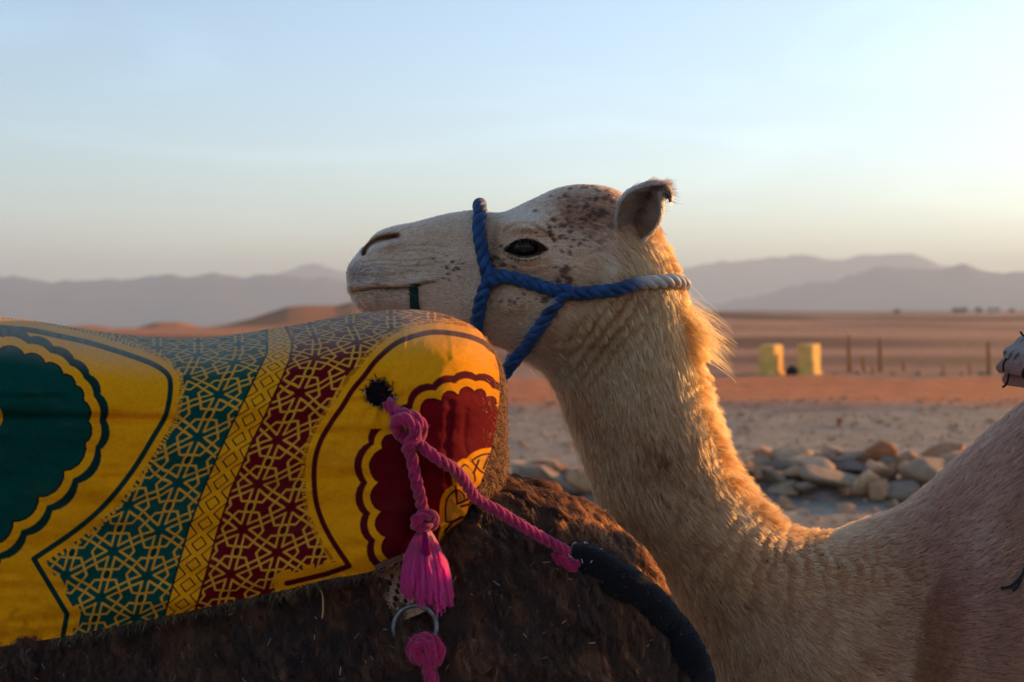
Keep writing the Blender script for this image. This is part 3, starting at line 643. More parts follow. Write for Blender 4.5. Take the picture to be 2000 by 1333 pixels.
# --- eyes
rim = np.mean([hitA(EX + a, EY + b)[1] for a, b in ((0, -33), (0, 30), (-46, 0), (46, 0))])
for sg in (1, -1):
    c = at(EX, EY - 2, rim + .004); rE = .0265
    n_, m_ = 24, 40; t_ = np.linspace(.001, math.pi - .001, n_); p_ = np.linspace(0, 2 * math.pi, m_, endpoint=False)
    D = np.stack([np.sin(t_)[:, None] * np.cos(p_), -np.cos(t_)[:, None] * np.ones(m_), np.sin(t_)[:, None] * np.sin(p_)], -1)
    P = D * rE + c + np.array([0, rE, 0]); P[..., 1] *= sg
    cc = np.where((t_ < .8)[:, None, None], np.array([.004, .003, .003]), np.array([.012, .008, .006])) * np.ones((n_, m_, 1))
    if sg == 1: M_eye = mat('eyeball', tint=True, rough=.05, spec=.5)
    mesh('eye', P.reshape(-1, 3), gridfaces(n_, m_, True), M_eye, camel, col=cc.reshape(-1, 3))
# --- ears: curled shells
EL_ = catmull([(1214, 484), (1203, 450), (1202, 420), (1209, 394), (1226, 374), (1250, 363), (1274, 357), (1292, 358), (1303, 366), (1308, 380), (1309, 395)], 6)
ER_ = catmull([(1238, 484), (1262, 466), (1280, 450), (1291, 428), (1295, 406), (1293, 392), (1291, 382), (1295, 377), (1300, 382), (1304, 388), (1307, 396)], 6)
base_y = hitA(1226, 476)[1]
earG = []
for sg in (1, -1):
    nu, nv = len(EL_), 26; u = np.linspace(-1, 1, nv); t = np.linspace(0, 1, nu)[:, None]
    X = EL_[:, :1] * (1 - u) / 2 + ER_[:, :1] * (1 + u) / 2; Yp = EL_[:, 1:] * (1 - u) / 2 + ER_[:, 1:] * (1 + u) / 2
    dep = base_y + .010 - .030 * sstep(0, .35, t) + (.034 * (1 - u ** 2) ** 1.0 * np.sin(np.clip(t * 1.12, 0, 1) * math.pi) ** .6) + .006 * u
    P = at(X, Yp, dep); P[..., 1] *= sg
    # back side of the ear: closed shell
    Gf = Grid(P); Nf = Gf.N * (-1 if Gf.N[nu // 2, nv // 2, 1] * sg > 0 else 1)
    edge = np.sqrt(np.clip(1 - u ** 2, 0, 1))[None, :] * np.sin(np.clip(t * .97 + .02, 0, 1) * math.pi) ** .5
    Bk = P - Nf * (.0015 + .006 * edge)[..., None]
    V = np.vstack([P.reshape(-1, 3), Bk.reshape(-1, 3)]); F1 = gridfaces(nu, nv); F = np.vstack([F1, F1[:, ::-1] + nu * nv])
    rimF = []
    for j, o in ((0, 0), (nv - 1, 1)):
        for i in range(nu - 1): rimF.append([i * nv + j, (i + 1) * nv + j, (i + 1) * nv + j + nu * nv, i * nv + j + nu * nv])
    F = np.vstack([F, np.array(rimF)])
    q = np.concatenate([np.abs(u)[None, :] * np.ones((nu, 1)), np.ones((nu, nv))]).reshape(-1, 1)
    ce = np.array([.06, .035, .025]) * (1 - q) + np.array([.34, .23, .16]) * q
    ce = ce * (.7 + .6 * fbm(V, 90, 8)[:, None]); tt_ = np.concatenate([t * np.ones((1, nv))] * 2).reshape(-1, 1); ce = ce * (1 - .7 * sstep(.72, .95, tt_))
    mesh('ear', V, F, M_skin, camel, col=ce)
    earG.append((P, Nf, Bk, u, t))
# --- fur
def fur_on(G, n, weight, fn, name, parent, k=4, m=M_fur):
    P, N, T, ii, jj = G.sample(n, weight); px, py = apparent(P)
    L, rad, lift, mess, keep, cl, kw = fn(P, N, T, px, py)
    cmul = kw.pop('cmul', 1.0); locks = kw.pop('locks', None)
    idx = np.where(keep)[0]; sub = lambda a: (np.asarray(a) * np.ones(len(P)))[idx]
    pts = strands(P[idx], N[idx], T[idx], sub(L), sub(lift), mess, k, clump=None if cl is None else cl[idx], **kw)
    lk = 1.0
    if locks: pts, lk = clump_to(pts, locks[0], sub(locks[1])); lk = .78 + .44 * lk
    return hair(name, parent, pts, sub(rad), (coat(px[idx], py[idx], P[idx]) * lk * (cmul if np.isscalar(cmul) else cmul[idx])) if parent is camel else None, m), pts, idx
view = (pxv > -100) & (pxv < 2160) & (pyv > 200) & (pyv < 1480)
wA = np.where(view, 1.0, .03) * np.where(AP[..., 1] <= .005, 1.0, .28) * np.where(np.abs(AP[..., 1]) < .02, 1.15, 1)
fw = (1 - sstep(1120, 1300, pxv)) * (pyv < 740); wA = wA * (1 + .7 * fw) * np.where(pyv > 1040, .8, 1)
def clumpv(P, sc_, amt, seed): return np.stack([noise(P, sc_, seed) - .5, noise(P, sc_, seed + 1) - .5, noise(P, sc_, seed + 2) - .5], -1) * amt
def coatfur(P, N, T, px, py):
    neck = sstep(1040, 1180, px + (py - 600) * .6)
    body = sstep(1500, 1700, px)
    lipz = np.exp(-((py - np.interp(px, MOUTH[:, 0], MOUTH[:, 1]) + 7) / 8.) ** 2) * (px < 850)
    L = .0060 + .006 * lipz + .0115 * neck + .006 * gs(px, py, 1320, 700, 120, 200) - .002 * body + .012 * gs(px, py, 1060, 730, 60, 60) - .0120 * gs(px, py, 1590, 1100, 190, 90) * (1 - body * .8)
    keep = eye_sd(px, py) < -3
    dn = polyd(px, py, NOSTRIL)[0]; dm = polyd(px, py, MOUTH)[0]; keep &= (dn > 6) & (dm > .8)
    L = L * (.6 + .8 * rng.random(len(P)))
    rad = .00034 + .00014 * neck
    lift = .22 + .13 * neck
    return L, rad, lift, .16, keep, clumpv(P, 40, .40, 5) * (.35 + .65 * neck)[:, None] + clumpv(P, 130, .45, 25) * neck[:, None], dict(bend=.5, cmul=(.60 + .85 * rng.random((len(P), 1))), locks=(26000, .12 + .26 * neck))
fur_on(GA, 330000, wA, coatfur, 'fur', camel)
# mane along the nape, with the long wind-blown tuft
phd = np.minimum(phi, 2 * math.pi - phi)[None, :]
napew = np.where((phd < .62), np.exp(-(phd / .34) ** 2), 0) * ((pyv > 440) & (pyv < 1060) & (pxv > 1230) & (pxv < 1620))
def manefur(P, N, T, px, py):
    tuft = gs(px, py, 1352, 640, 60, 46); low = sstep(1000, 1050, py)
    L = (.026 + .018 * sstep(600, 800, py) * (1 - low) + 0.045 * tuft * rng.random(len(P)) ** .7 - .012 * low) * (.45 + .8 * rng.random(len(P)))
    cl = clumpv(P, 34, 1.2, 60) + clumpv(P, 90, .7, 70)
    cl = cl + tuft[:, None] * np.array([.9, -.1, -.15])
    return L, .00026 + 0 * px, .86, .17, np.ones(len(P), bool), cl, dict(bend=.28, droop=.1, locks=(600, .6), cmul=np.stack([.92 + .2 * rng.random(len(P)), .72 + .2 * rng.random(len(P)), .50 + .2 * rng.random(len(P))], 1))
fur_on(GA, 22000, napew, manefur, 'mane', camel, 6)
tw = (phd < .42) * np.exp(-((pyv - 628) / 34) ** 2) * (pxv > 1280) * (pxv < 1420)
fur_on(GA, 800, tw, lambda P, N, T, px, py: (.040 + .085 * rng.random(len(P)) ** 1.5, .00024, .75, .10, np.ones(len(P), bool), clumpv(P, 30, .6, 66) + np.array([.7, -.15, -.45]), dict(bend=.22, droop=.6, locks=(40, .45), cmul=np.stack([.92 + .2 * rng.random(len(P)), .72 + .2 * rng.random(len(P)), .50 + .2 * rng.random(len(P))], 1))), 'mane_tuft', camel, 7)
# throat beard hairs and whiskers
thw = (np.abs(phi - math.pi) < .5)[None, :] * ((pxv > 985) & (pxv < 1180) & (pyv > 680) & (pyv < 900))
fur_on(GA, 2600, thw * 1.0, lambda P, N, T, px, py: ((.022 + .03 * rng.random(len(P)) ** 3), .00018, .5, .2, np.ones(len(P), bool), clumpv(P, 40, .8, 80), dict(bend=.6, droop=.5)), 'beard', camel, 5)
whw = ((pxv < 800) & (pyv > 500)) * 1.0
fur_on(GA, 170, whw, lambda P, N, T, px, py: ((.02 + .03 * rng.random(len(P))), .00012, .75, .2, np.ones(len(P), bool), None, dict(bend=.3, droop=.3, cmul=.8)), 'whiskers', camel, 5)
# ear hair
hp, hc = [], []
for P, Nf, Bk, u, t in earG:
    g2 = Grid(P); g2.N = Nf; w2 = (.10 + np.abs(u)[None, :] ** 2 * 1.2) * np.ones((len(t), 1)) * (1 - .75 * sstep(.7, .9, t))
    p, n, tt, i, j = g2.sample(4200, w2); uu = np.interp(j, np.arange(len(u)), u)
    inw = np.stack([-np.sign(uu), np.zeros(len(uu)), np.full(len(uu), .25)], 1)
    hp.append(strands(p, n, nrm(inw + .7 * tt), .012 + .016 * rng.random(len(p)), .35, .22, 5, clump=clumpv(p, 70, 1.2, 33)))
    hc.append((np.array([.28, .18, .115]) * (.2 + 1.0 * rng.random((len(p), 1)))))
    g3 = Grid(Bk); g3.N = -Nf; p, n, tt, i, j = g3.sample(3600)
    hp.append(strands(p, n, tt, .006 + .004 * rng.random(len(p)), .3, .15, 5)); hc.append(np.array([.52, .42, .34]) * (.6 + .6 * rng.random((len(p), 1))))
    e0 = np.vstack([P[:40, 0], P[:44, -1]]); k = rng.integers(0, len(e0), 1500); p = e0[k] + rng.normal(0, .001, (1500, 3)); nn = np.vstack([Nf[:40, 0], Nf[:44, -1]])[k]; tq = np.vstack([g2.T[:40, 0], g2.T[:44, -1]])[k]
    hp.append(strands(p, nn, tq, .008 + .006 * rng.random(1500), .5, .25, 5)); hc.append(np.array([.55, .45, .36]) * (.6 + .6 * rng.random((1500, 1))))
hair('ear_hair', camel, np.vstack(hp), np.full(sum(len(a) for a in hp), .00034), np.vstack(hc), M_fur)
# eyelashes
lp = []
for sg in (1, -1):
    for i in range(80):
        u = random.uniform(-.85, .85); q = 1 - u * u; p = hitA(EX + u * EA, EY - EU * q - 4 + 3 * u * u); p = p.copy()
        dl = nrm(np.array([u * .5 + random.gauss(0, .15), -1.0, -.55 + random.gauss(0, .15)])); l = random.uniform(.014, .026)
        s = np.linspace(0, 1, 5)[:, None]; pp = p + dl * l * s + np.array([0, 0, -.010]) * s ** 2; pp[:, 1] *= sg; lp.append(pp)
    for i in range(40):
        u = random.uniform(-.7, .8); q = 1 - u * u; p = hitA(EX + u * EA, EY + EL * q + 5 + 3 * u * u)
        dl = nrm(np.array([u * .6 + random.gauss(0, .2), -.8, -.7])); l = random.uniform(.006, .012); s = np.linspace(0, 1, 5)[:, None]; pp = p + dl * l * s; pp[:, 1] *= sg; lp.append(pp)
lp = np.array(lp); hair('eyelashes', camel, lp, np.full(len(lp), .00034), np.tile([.03, .018, .012], (len(lp), 1)) * (.3 + 3.0 * rng.random((len(lp), 1)) ** 5), mat('lash', tint=True, rough=.9, spec=.05))

# ------------------------------------------------------------------ dark brown camel lying in front
YB = -.31
SB = [(-1050, 1350, 1700, .03, 8), (-950, 1080, 2050, .15, 10), (-700, 980, 2230, .22, 12), (-300, 930, 2260, .245, 14), (200, 905, 2260, .25, 30), (600, 905, 2260, .25, 30), (880, 925, 2260, .245, 30), (985, 942, 2260, .24, 30), (1050, 958, 2260, .232, 30), (1110, 984, 2260, .222, 30), (1170, 1022, 2250, .205, 30), (1225, 1074, 2230, .185, 30), (1270, 1132, 2200, .16, 26), (1308, 1200, 2160, .132, 24), (1338, 1280, 2100, .10, 20), (1358, 1370, 2000, .066, 14), (1368, 1480, 1880, .03, 8), (1371, 1580, 1780, .008, 0)]
sb = np.array([s[:4] for s in SB], float); S2 = catmull(sb, [s[4] for s in SB[:-1]]); NB, MB_ = len(S2), 260
ph2 = np.linspace(0, 2 * math.pi, MB_, endpoint=False); v2 = (1 - np.cos(ph2)) / 2
OB = at(S2[:, 0], S2[:, 1], np.full(NB, YB)); IB = at(S2[:, 0], S2[:, 2], np.full(NB, YB))
BP = OB[:, None] * (1 - v2)[None, :, None] + IB[:, None] * v2[None, :, None]
k2 = np.clip(4 * v2 * (1 - v2), 0, 1)[None, :]
wb = np.maximum(S2[:, 3:4], .004) * k2 ** (.5 * .82) * (1 + .10 * np.sin(math.pi * v2)[None, :])
lumpB = (fbm(BP, 9, 4) - .5) * .03 * k2
BP[..., 1] = YB - np.where(np.sin(ph2) >= 0, 1, -1)[None, :] * (wb + lumpB)
GB = Grid(BP, True)
if GB.N[NB // 2, MB_ // 4, 1] > 0: GB.N *= -1
M_wool_skin = mat('dark_wool_skin', (.016, .009, .005), rough=.95, spec=.05)
M_wool = hairmat('dark_wool', .6, .75)
baseB = np.array([at(400, 2200, YB)[0], YB, 0])
camelB = empty('camel', baseB, 'dark brown woolly camel lying under the patterned saddle pad', 'camel')
VB2 = np.vstack([GB.verts(), BP[0].mean(0)[None], BP[-1].mean(0)[None]])
FB2 = GB.faces().tolist() + [[NB * MB_, (j + 1) % MB_, j] for j in range(MB_)] + [[NB * MB_ + 1, (NB - 1) * MB_ + j, (NB - 1) * MB_ + (j + 1) % MB_] for j in range(MB_)]
mesh('body', VB2, FB2, M_wool_skin, camelB)
BVB = BVHTree.FromPolygons(VB2.tolist(), FB2)
pxb, pyb = proj(BP)
vb = (pxb > -60) & (pxb < 1420) & (pyb > 880) & (pyb < 1420) & (BP[..., 1] < YB + .06)
# wool under the pad is flattened away
hem = lambda px: np.interp(px, [-200, 0, 130, 330, 600, 700, 860, 930, 985, 1000], [1290, 1262, 1240, 1200, 1140, 1118, 1068, 960, 930, 880])
vb &= pyb > hem(pxb) - 35
wB = np.where(vb, 1.0, 0.0) * (polyd(pxb, pyb, [(1118, 1084), (1150, 1100), (1190, 1124), (1235, 1154), (1278, 1192), (1312, 1234), (1346, 1290), (1362, 1340)])[0] > 24)
P, N, T, ii, jj = GB.sample(230000, wB)
n = len(P); px, py = proj(P)
nn = rng.random(n)
tuftn = fbm(P, 26, 12)
cl = clumpv(P, 18, 1.3, 100) + clumpv(P, 50, .8, 110) + clumpv(P, 140, .3, 120)
dwn = nrm(np.stack([.25 * np.ones(n), np.zeros(n), -.8 * np.ones(n)], 1) + T * .3)
dwn = nrm(dwn - N * np.sum(dwn * N, 1, keepdims=True))
pts = strands(P, N, dwn, .024 + .032 * nn * (.4 + 1.2 * tuftn), .36, .16, 6, droop=.1, curl=.17, turns=1.4, bend=.5, clump=cl)
cb = np.array([.036, .0112, .0030]) * (.25 + 1.0 * rng.random((n, 1)) + 1.3 * sstep(.5, .66, fbm(P, 30, 130))[:, None])
pts, lk = clump_to(pts, 5200, .45 + .45 * rng.random(n), power=.9); cb = cb * (.45 + 1.0 * lk)
hair('wool', camelB, pts, .00026 + .0001 * nn, cb, M_wool, taper=.5)

# ------------------------------------------------------------------ saddle pad with printed cover
TOP = catmull([(-260, 600), (-150, 606), (0, 620), (60, 626), (150, 641), (250, 655), (330, 660), (400, 660), (470, 652), (530, 642), (580, 634), (660, 619), (740, 607), (800, 604), (860, 612), (915, 632), (940, 650)], 10)
RIGHT = catmull([(940, 650), (962, 684), (974, 725), (975, 780), (968, 835), (952, 905), (925, 975), (895, 1030), (862, 1074)], 10)
BOT = catmull([(-260, 1310), (-100, 1282), (0, 1264), (130, 1243), (220, 1225), (330, 1203), (450, 1176), (560, 1152), (640, 1132), (700, 1122), (780, 1102), (862, 1074)], 10)
OUT = np.vstack([TOP, catmull([(940, 650), (968, 690), (984, 735), (988, 790), (988, 850), (990, 900), (985, 950), (960, 1010), (900, 1070)], 8)])
NU, NV = 780, 440
def rs(c, n):
    s = np.r_[0, np.cumsum(np.hypot(*np.diff(c, axis=0).T))]; q = np.linspace(0, s[-1], n); return np.stack([np.interp(q, s, c[:, 0]), np.interp(q, s, c[:, 1])], 1)
ct, cbm, cr = rs(TOP, NU), rs(BOT, NU), rs(RIGHT, NV)
cl_ = np.stack([np.full(NV, -260.), np.linspace(600, 1310, NV)], 1)
u = np.linspace(0, 1, NU)[:, None, None]; tv = np.linspace(0, 1, NV) ** 1.25; v = tv[None, :, None]
ri = lambda c: np.stack([np.interp(tv, np.linspace(0, 1, NV), c[:, k]) for k in (0, 1)], 1)
cr, cl_ = ri(cr), ri(cl_)
Q = (1 - v) * ct[:, None] + v * cbm[:, None] + (1 - u) * cl_[None] + u * cr[None] - ((1 - u) * (1 - v) * ct[0] + u * (1 - v) * ct[-1] + (1 - u) * v * cbm[0] + u * v * cbm[-1])
qx, qy = Q[..., 0], Q[..., 1]
dtop = polyd(qx, qy, OUT[::4], lim=0)[0]
dtop[:, 0] = 0
YF, YR = -.565, -.33
def padY(dd, x, y, inner=0.0):
    d0 = 165.; e = np.clip(1 - dd / d0, 0, 1); qq = 1 - np.sqrt(np.clip(1 - e ** 2, 0, 1))
    qq = .55 * qq + .45 * e ** 2.2
    return YF + (YR - YF) * qq
QY = padY(dtop, qx, qy)
QY += .020 * sstep(900, 1250, qy) * sstep(300, 900, qx)
# folds: long soft creases, dimple at the tied-down tuft, puckers
QY += (n2(qx * .35, qy, 1 / 55., 201) - .5) * .024 * sstep(20, 90, dtop) + (n2(qx, qy, 1 / 16., 205) - .5) * .0034
for (pts_, dep, w) in (([(-50, 815), (160, 818), (340, 822)], .007, 9), ([(200, 935), (320, 930), (420, 926)], .003, 7), ([(20, 1215), (140, 1210)], .004, 9), ([(-50, 775), (120, 778)], .004, 8), ([(880, 790), (872, 870), (880, 960)], .004, 8), ([(910, 800), (905, 860), (915, 900)], .003, 6), ([(790, 660), (788, 700)], -.003, 4), ([(880, 650), (884, 700)], -.002, 6)):
    QY += dep * np.exp(-(polyd(qx, qy + 5 * (n2(qx, qy, 1 / 70., 7) - .5), pts_)[0] / w) ** 2)
dt = np.hypot((qx - 742) / 1.15, qy - 775); at_ = np.arctan2(qy - 775, qx - 742)
QY += .014 * np.exp(-(dt / 26.) ** 2) + .0016 * np.sin(at_ * 9 + 2 * n2(qx, qy, 1 / 40., 8)) * np.exp(-((dt - 42) / 22.) ** 2)
QY += .012 * np.exp(-((qy - np.interp(qx, cbm[:, 0], cbm[:, 1])) / 22.) ** 2)
CP = at(qx, qy, QY)
# surface arc length (in px at the pad's face) so that the print foreshortens with the cloth
seg = np.linalg.norm(np.diff(CP, axis=1), axis=-1) / (1.935 / FPX)
arc = np.concatenate([np.cumsum(seg[:, ::-1], 1)[:, ::-1], np.zeros((NU, 1))], 1)
BB = qy - np.maximum(arc - (qy[:, -1:] - qy), 0) * .72
# ---- the print
YEL = np.array([.83, .30, .004]); GRN = np.array([.002, .058, .042]); DGR = np.array([.003, .028, .022]); RED = np.array([.125, .003, .007]); DRD = np.array([.075, .004, .008]); LIN = np.array([.68, .29, .025]); BLK = np.array([.012, .010, .012])
C = np.zeros((NU, NV, 3)) + YEL
def put(col, m):
    global C
    m = np.clip(m, 0, 1)[..., None]; C = C * (1 - m) + col * m
aa = lambda dd, w: np.clip((w - dd) / 1.6 + .5, 0, 1)
L1 = np.array([(521, 654), (522, 688), (511, 712), (494, 746), (478, 779), (454, 827), (432, 875), (415, 914), (396, 959), (368, 1033), (340, 1133), (318, 1215), (312, 1240)])
L2 = np.array([(556, 636), (568, 660), (571, 674), (566, 702), (550, 741), (533, 777), (511, 827), (492, 863), (473, 909), (454, 950), (426, 1034), (402, 1123), (385, 1180), (375, 1220)])
x1 = np.interp(qy, L1[:, 1], L1[:, 0]); x2 = np.interp(qy, L2[:, 1], L2[:, 0])
GBORD = catmull([(-260, 622), (-100, 630), (0, 640), (58, 645), (117, 657), (175, 670), (234, 688), (283, 705), (312, 719), (329, 735), (333, 755), (330, 785), (322, 815), (300, 853), (260, 918), (207, 984), (148, 1036), (66, 1092)], 8)
GB2 = np.vstack([GBORD, [(66, 1092), (131, 1200), (118, 1250), (112, 1300)]])
gpoly = np.vstack([GB2, [(-400, 1400), (-400, 560)]])
RB = catmull([(985, 700), (962, 684), (940, 667), (904, 655), (851, 649), (808, 657), (772, 672), (736, 703), (712, 734), (688, 763), (669, 794), (648, 824), (625, 865), (614, 910), (616, 972), (629, 1017), (650, 1058), (682, 1106)], 8)
RB2 = np.vstack([RB, [(682, 1106), (637, 1122), (560, 1140)]])
rpoly = np.vstack([RB, [(682, 1106), (640, 1120), (640, 1400), (1200, 1400), (1200, 700)]])
inG = inside(qx, qy, gpoly); inR = inside(qx, qy, rpoly)
dG, aG = polyd(qx, qy, GB2[::2] if len(GB2) % 2 else GB2); dR, aR = polyd(qx, qy, RB2)
# six-fold strapwork lattice
def lattice(a, b, lam=92.):
    a = a / lam; b = b / lam; e2 = np.array([math.sqrt(3) / 2, .5])
    j = a / e2[0]; i = b - .5 * j; best = np.full(a.shape, 1e9); ba = np.zeros(a.shape); bb = np.zeros(a.shape)
    for di in (0, 1):
        for dj in (0, 1):
            I_, J_ = np.floor(i) + di, np.floor(j) + dj; xa = a - J_ * e2[0]; xb = b - I_ - .5 * J_; r_ = xa ** 2 + xb ** 2
            m = r_ < best; best = np.where(m, r_, best); ba = np.where(m, xa, ba); bb = np.where(m, xb, bb)
    r_ = np.hypot(ba, bb); th = np.arctan2(ba, bb)            # 0 = along the band
    k = np.round(th / (math.pi / 3)); special = (np.mod(k, 3) == 0)
    f_ = np.abs(th - k * math.pi / 3); x = r_ * np.cos(f_); y = r_ * np.sin(f_)   # fold: corridor axis on +x, kite axis at 30 deg
    def pol(r0, dg): return np.array([r0 * math.cos(R(dg)), r0 * math.sin(R(dg))])
    segs = [(pol(.14, 30), np.array([.385, .072])), (np.array([.385, 0.]), np.array([.385, .2223]))]
    dmin = np.full(a.shape, 1e9)
    def sd(p, q):
        pq = q - p; t = np.clip(((x - p[0]) * pq[0] + (y - p[1]) * pq[1]) / (pq @ pq), 0, 1); return np.hypot(x - p[0] - t * pq[0], y - p[1] - t * pq[1])
    for p, q in segs: dmin = np.minimum(dmin, sd(p, q))
    dc = sd(np.array([.385, .072]), np.array([.5, .072]))
    hx = np.minimum(sd(np.array([.385, .04]), np.array([.44, .085])), sd(np.array([.44, .085]), np.array([.5, .085])))
    dmin = np.minimum(dmin, np.where(special, hx, dc))
    dark = special & (np.hypot(x - .5, y) < .085)
    return dmin * lam, dark, r_
def paint_lattice(mask, a, b, field):
    dl, dk, r_ = lattice(a, b)
    put(field, mask * 1.0); put(field * .35, mask * dk * .8); put(field * .65, mask * (r_ < .07) * .5)
    put(LIN, mask * aa(dl, 2.15))
mg = (qx < x1) & ~inG; mr = (qx > x2) & ~inR; md = (qx >= x1) & (qx <= x2)
paint_lattice(mg, qx - x1 + 55, BB - 928, GRN); paint_lattice(mr, qx - x2 - 48, BB - 928, RED)
# diamond strip
da = (qx - x1) / np.maximum(x2 - x1, 5); db = np.mod((BB - 779) / 41.5, 1.0) - .5
put(YEL, md * 1.0)
for cx_, cb_, rad_ in ((.5, 0., .27), (0., .5, .36), (1., .5, .36), (0., -.5, .36), (1., -.5, .36)):
    dd = np.abs(da - cx_) / .9 * 1.0 + np.abs(db - cb_) * .80; put(BLK, md * np.clip((.034 - np.abs(dd - rad_)) / .02 + .5, 0, 1))
put(DGR * .8, aa(np.abs(qx - x1), 2.2) * (~inG)); put(DRD, aa(np.abs(qx - x2), 2.2) * (~inR))
# borders with comb fringes
for dist_, pos, outside, dark_, fieldc, ok in ((dG, aG, ~inG, DGR, GRN, qx < x1 + 2), (dR, aR, ~inR, DRD, RED, qx > x2 - 2)):
    put(YEL, outside * aa(dist_, 17) * ok)
    comb = (np.mod(pos * (1.9 if fieldc is GRN else 1.7), 1) < .5) * outside * (dist_ > 15) * (dist_ < 26) * ok
    put(YEL, comb * .9); put(dark_, aa(dist_, 5.2) * ok)
# scalloped medallions
def scallops(cusps, bulge, closed_tail, flip=1):
    out = []; pars = []
    for k in range(len(cusps) - 1):
        p, q = np.array(cusps[k], float), np.array(cusps[k + 1], float); d_ = q - p; L_ = np.hypot(*d_); nrm_ = np.array([d_[1], -d_[0]]) / L_ * flip
        for t in np.linspace(0, 1, 10)[:-1]: out.append(p + d_ * t + nrm_ * bulge * L_ * math.sin(math.pi * t) ** .7); pars.append(k + t)
    out.append(np.array(cusps[-1], float)); pars.append(len(cusps) - 1)
    return np.array(out), np.array(pars)
def medallion(cusps, bulge, tail, fill, dark, w1, w2, edge, flip=1, region=None):
    sc_, par = scallops(cusps, bulge, tail, flip); poly = np.vstack([sc_, tail]); m = inside(qx, qy, poly)
    dd, ap = polyd(qx, qy, sc_); reg = 1.0 if region is None else region
    k = np.interp(ap, np.arange(len(par)), par); fr = np.mod(k, 1); sca = np.sin(math.pi * fr) ** .6
    put(dark, reg * (~m) * aa(dd, w1 + w2 * (.25 + .75 * sca))); put(YEL, reg * (~m) * aa(dd, w1))
    put(fill, reg * m * 1.0); put(edge, reg * m * aa(dd, 3.6)); return m
medallion([(-110, 684), (-60, 676), (0, 680), (48, 692), (89, 708), (124, 730), (149, 752), (164, 782), (174, 823), (168, 866), (126, 921), (76, 972), (26, 1020), (-20, 1066), (-80, 1110)], .22, [(-300, 1150), (-300, 684)], GRN * .85, DGR, 17, 17, BLK, 1, inG)
put(YEL, aa(np.hypot((qx + 14) / .8, qy - 815), 24)); put(GRN, aa(np.hypot((qx + 14) / .8, qy - 815), 17))
mr_ = medallion([(800, 848), (821, 812), (861, 783), (895, 771), (926, 764), (950, 775), (969, 794)], .40, [(1040, 800), (1040, 1100), (800, 1000)], RED * 1.25, DRD * 1.3, 15, 15, DRD, 1, inR)
ml_ = medallion([(820, 1140), (769, 1096), (752, 1050), (744, 1000), (738, 943), (746, 876), (770, 848)], .32, [(850, 830), (860, 1130)], RED * .9, DRD * 1.1, 14, 15, DRD, 1, inR * (qy > 838))
put(RED, inR * inside(qx, qy, [(795, 850), (835, 815), (965, 790), (985, 1000), (860, 1120), (800, 1100)]) * 1.0)
# yellow flower emblem low on the right
FLW = [[(862, 1085), (860, 1050), (866, 1030), (868, 1040), (905, 1015), (915, 1050), (880, 1090)], [(864, 1028), (862, 995), (868, 968), (890, 950), (912, 962), (918, 1000), (890, 1025)], [(888, 946), (886, 925), (905, 900), (930, 915), (935, 945), (915, 960)], [(912, 902), (922, 890), (945, 880), (970, 884), (962, 930), (938, 930)], [(915, 960), (945, 930), (958, 925), (940, 985), (915, 1015), (905, 1010)]]
for fl in FLW:
    p_ = catmull(fl + [fl[0]], 5); put(LIN, inside(qx, qy, p_) * 1.0); dd = polyd(qx, qy, p_, True)[0]; put(YEL, aa(dd, 3.5)); put(DRD, inside(qx, qy, p_) * aa(np.abs(dd - 8), 1.8))
for ln in ([(868, 1040), (884, 1020), (905, 1010)], [(890, 950), (893, 985), (915, 975)], [(900, 990), (918, 985), (930, 960)], [(875, 1070), (890, 1050)], [(925, 925), (935, 900)], [(945, 915), (955, 890)]): put(DRD, aa(polyd(qx, qy, ln)[0], 2.2))
# print wear, dust and weave variation
wv = n2(qx, qy, 1 / 3., 301, 2); w2_ = n2(qx, qy, 1 / 60., 305)
C = C * (.86 + .28 * wv[..., None]) * (.9 + .2 * w2_[..., None])
dust = sstep(.55, .75, n2(qx * .4, qy, 1 / 40., 309)) * .025; C = C * (1 - dust[..., None]) + np.array([.30, .22, .14]) * dust[..., None]
top_sheen = (sstep(95, 12, qy - np.interp(qx, ct[:, 0], ct[:, 1])) * (.30 + .25 * n2(qx, qy, 1 / 9., 331)) * (1 - sstep(800, 900, qx) * .6))[..., None]; C = C * (1 - top_sheen) + np.array([.46, .41, .33]) * top_sheen   # grazing sky sheen on the top strip, put into the cloth colour
C = C * (1 - .30 * (gs(qx, qy, 40, 1215, 70, 40) * sstep(.45, .6, n2(qx, qy, 1 / 22., 320)))[..., None])
# far side of the cover, over the ridge and down behind
nb = 46; tb = np.linspace(0, 1, nb + 1)[1:]
ridge_p = CP[:, 0]; back = np.stack([ridge_p + np.array([0, .20, 0]) * math.sin(t * math.pi / 2) * (.4 + .6 * np.ones((NU, 1))) + np.array([0, .03 * t, -.30 * (1 - math.cos(t * math.pi / 2))]) for t in tb], 1)[:, ::-1]
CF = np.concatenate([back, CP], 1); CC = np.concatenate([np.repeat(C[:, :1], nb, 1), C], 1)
M_cloth = mat('printed_cover', tint=True, rough=.8, spec=.02)
t_ = M_cloth.node_tree; b_ = t_.nodes['Principled BSDF']; tc_ = t_.nodes.new('ShaderNodeTexCoord')
hts = []
for dr in ('X', 'Z'):
    w_ = t_.nodes.new('ShaderNodeTexWave'); w_.bands_direction = dr; w_.inputs['Scale'].default_value = 260; w_.inputs['Distortion'].default_value = .6; t_.links.new(tc_.outputs['Object'], w_.inputs[0]); hts.append(w_)
ad_ = t_.nodes.new('ShaderNodeMath'); t_.links.new(hts[0].outputs['Fac'], ad_.inputs[0]); t_.links.new(hts[1].outputs['Fac'], ad_.inputs[1])
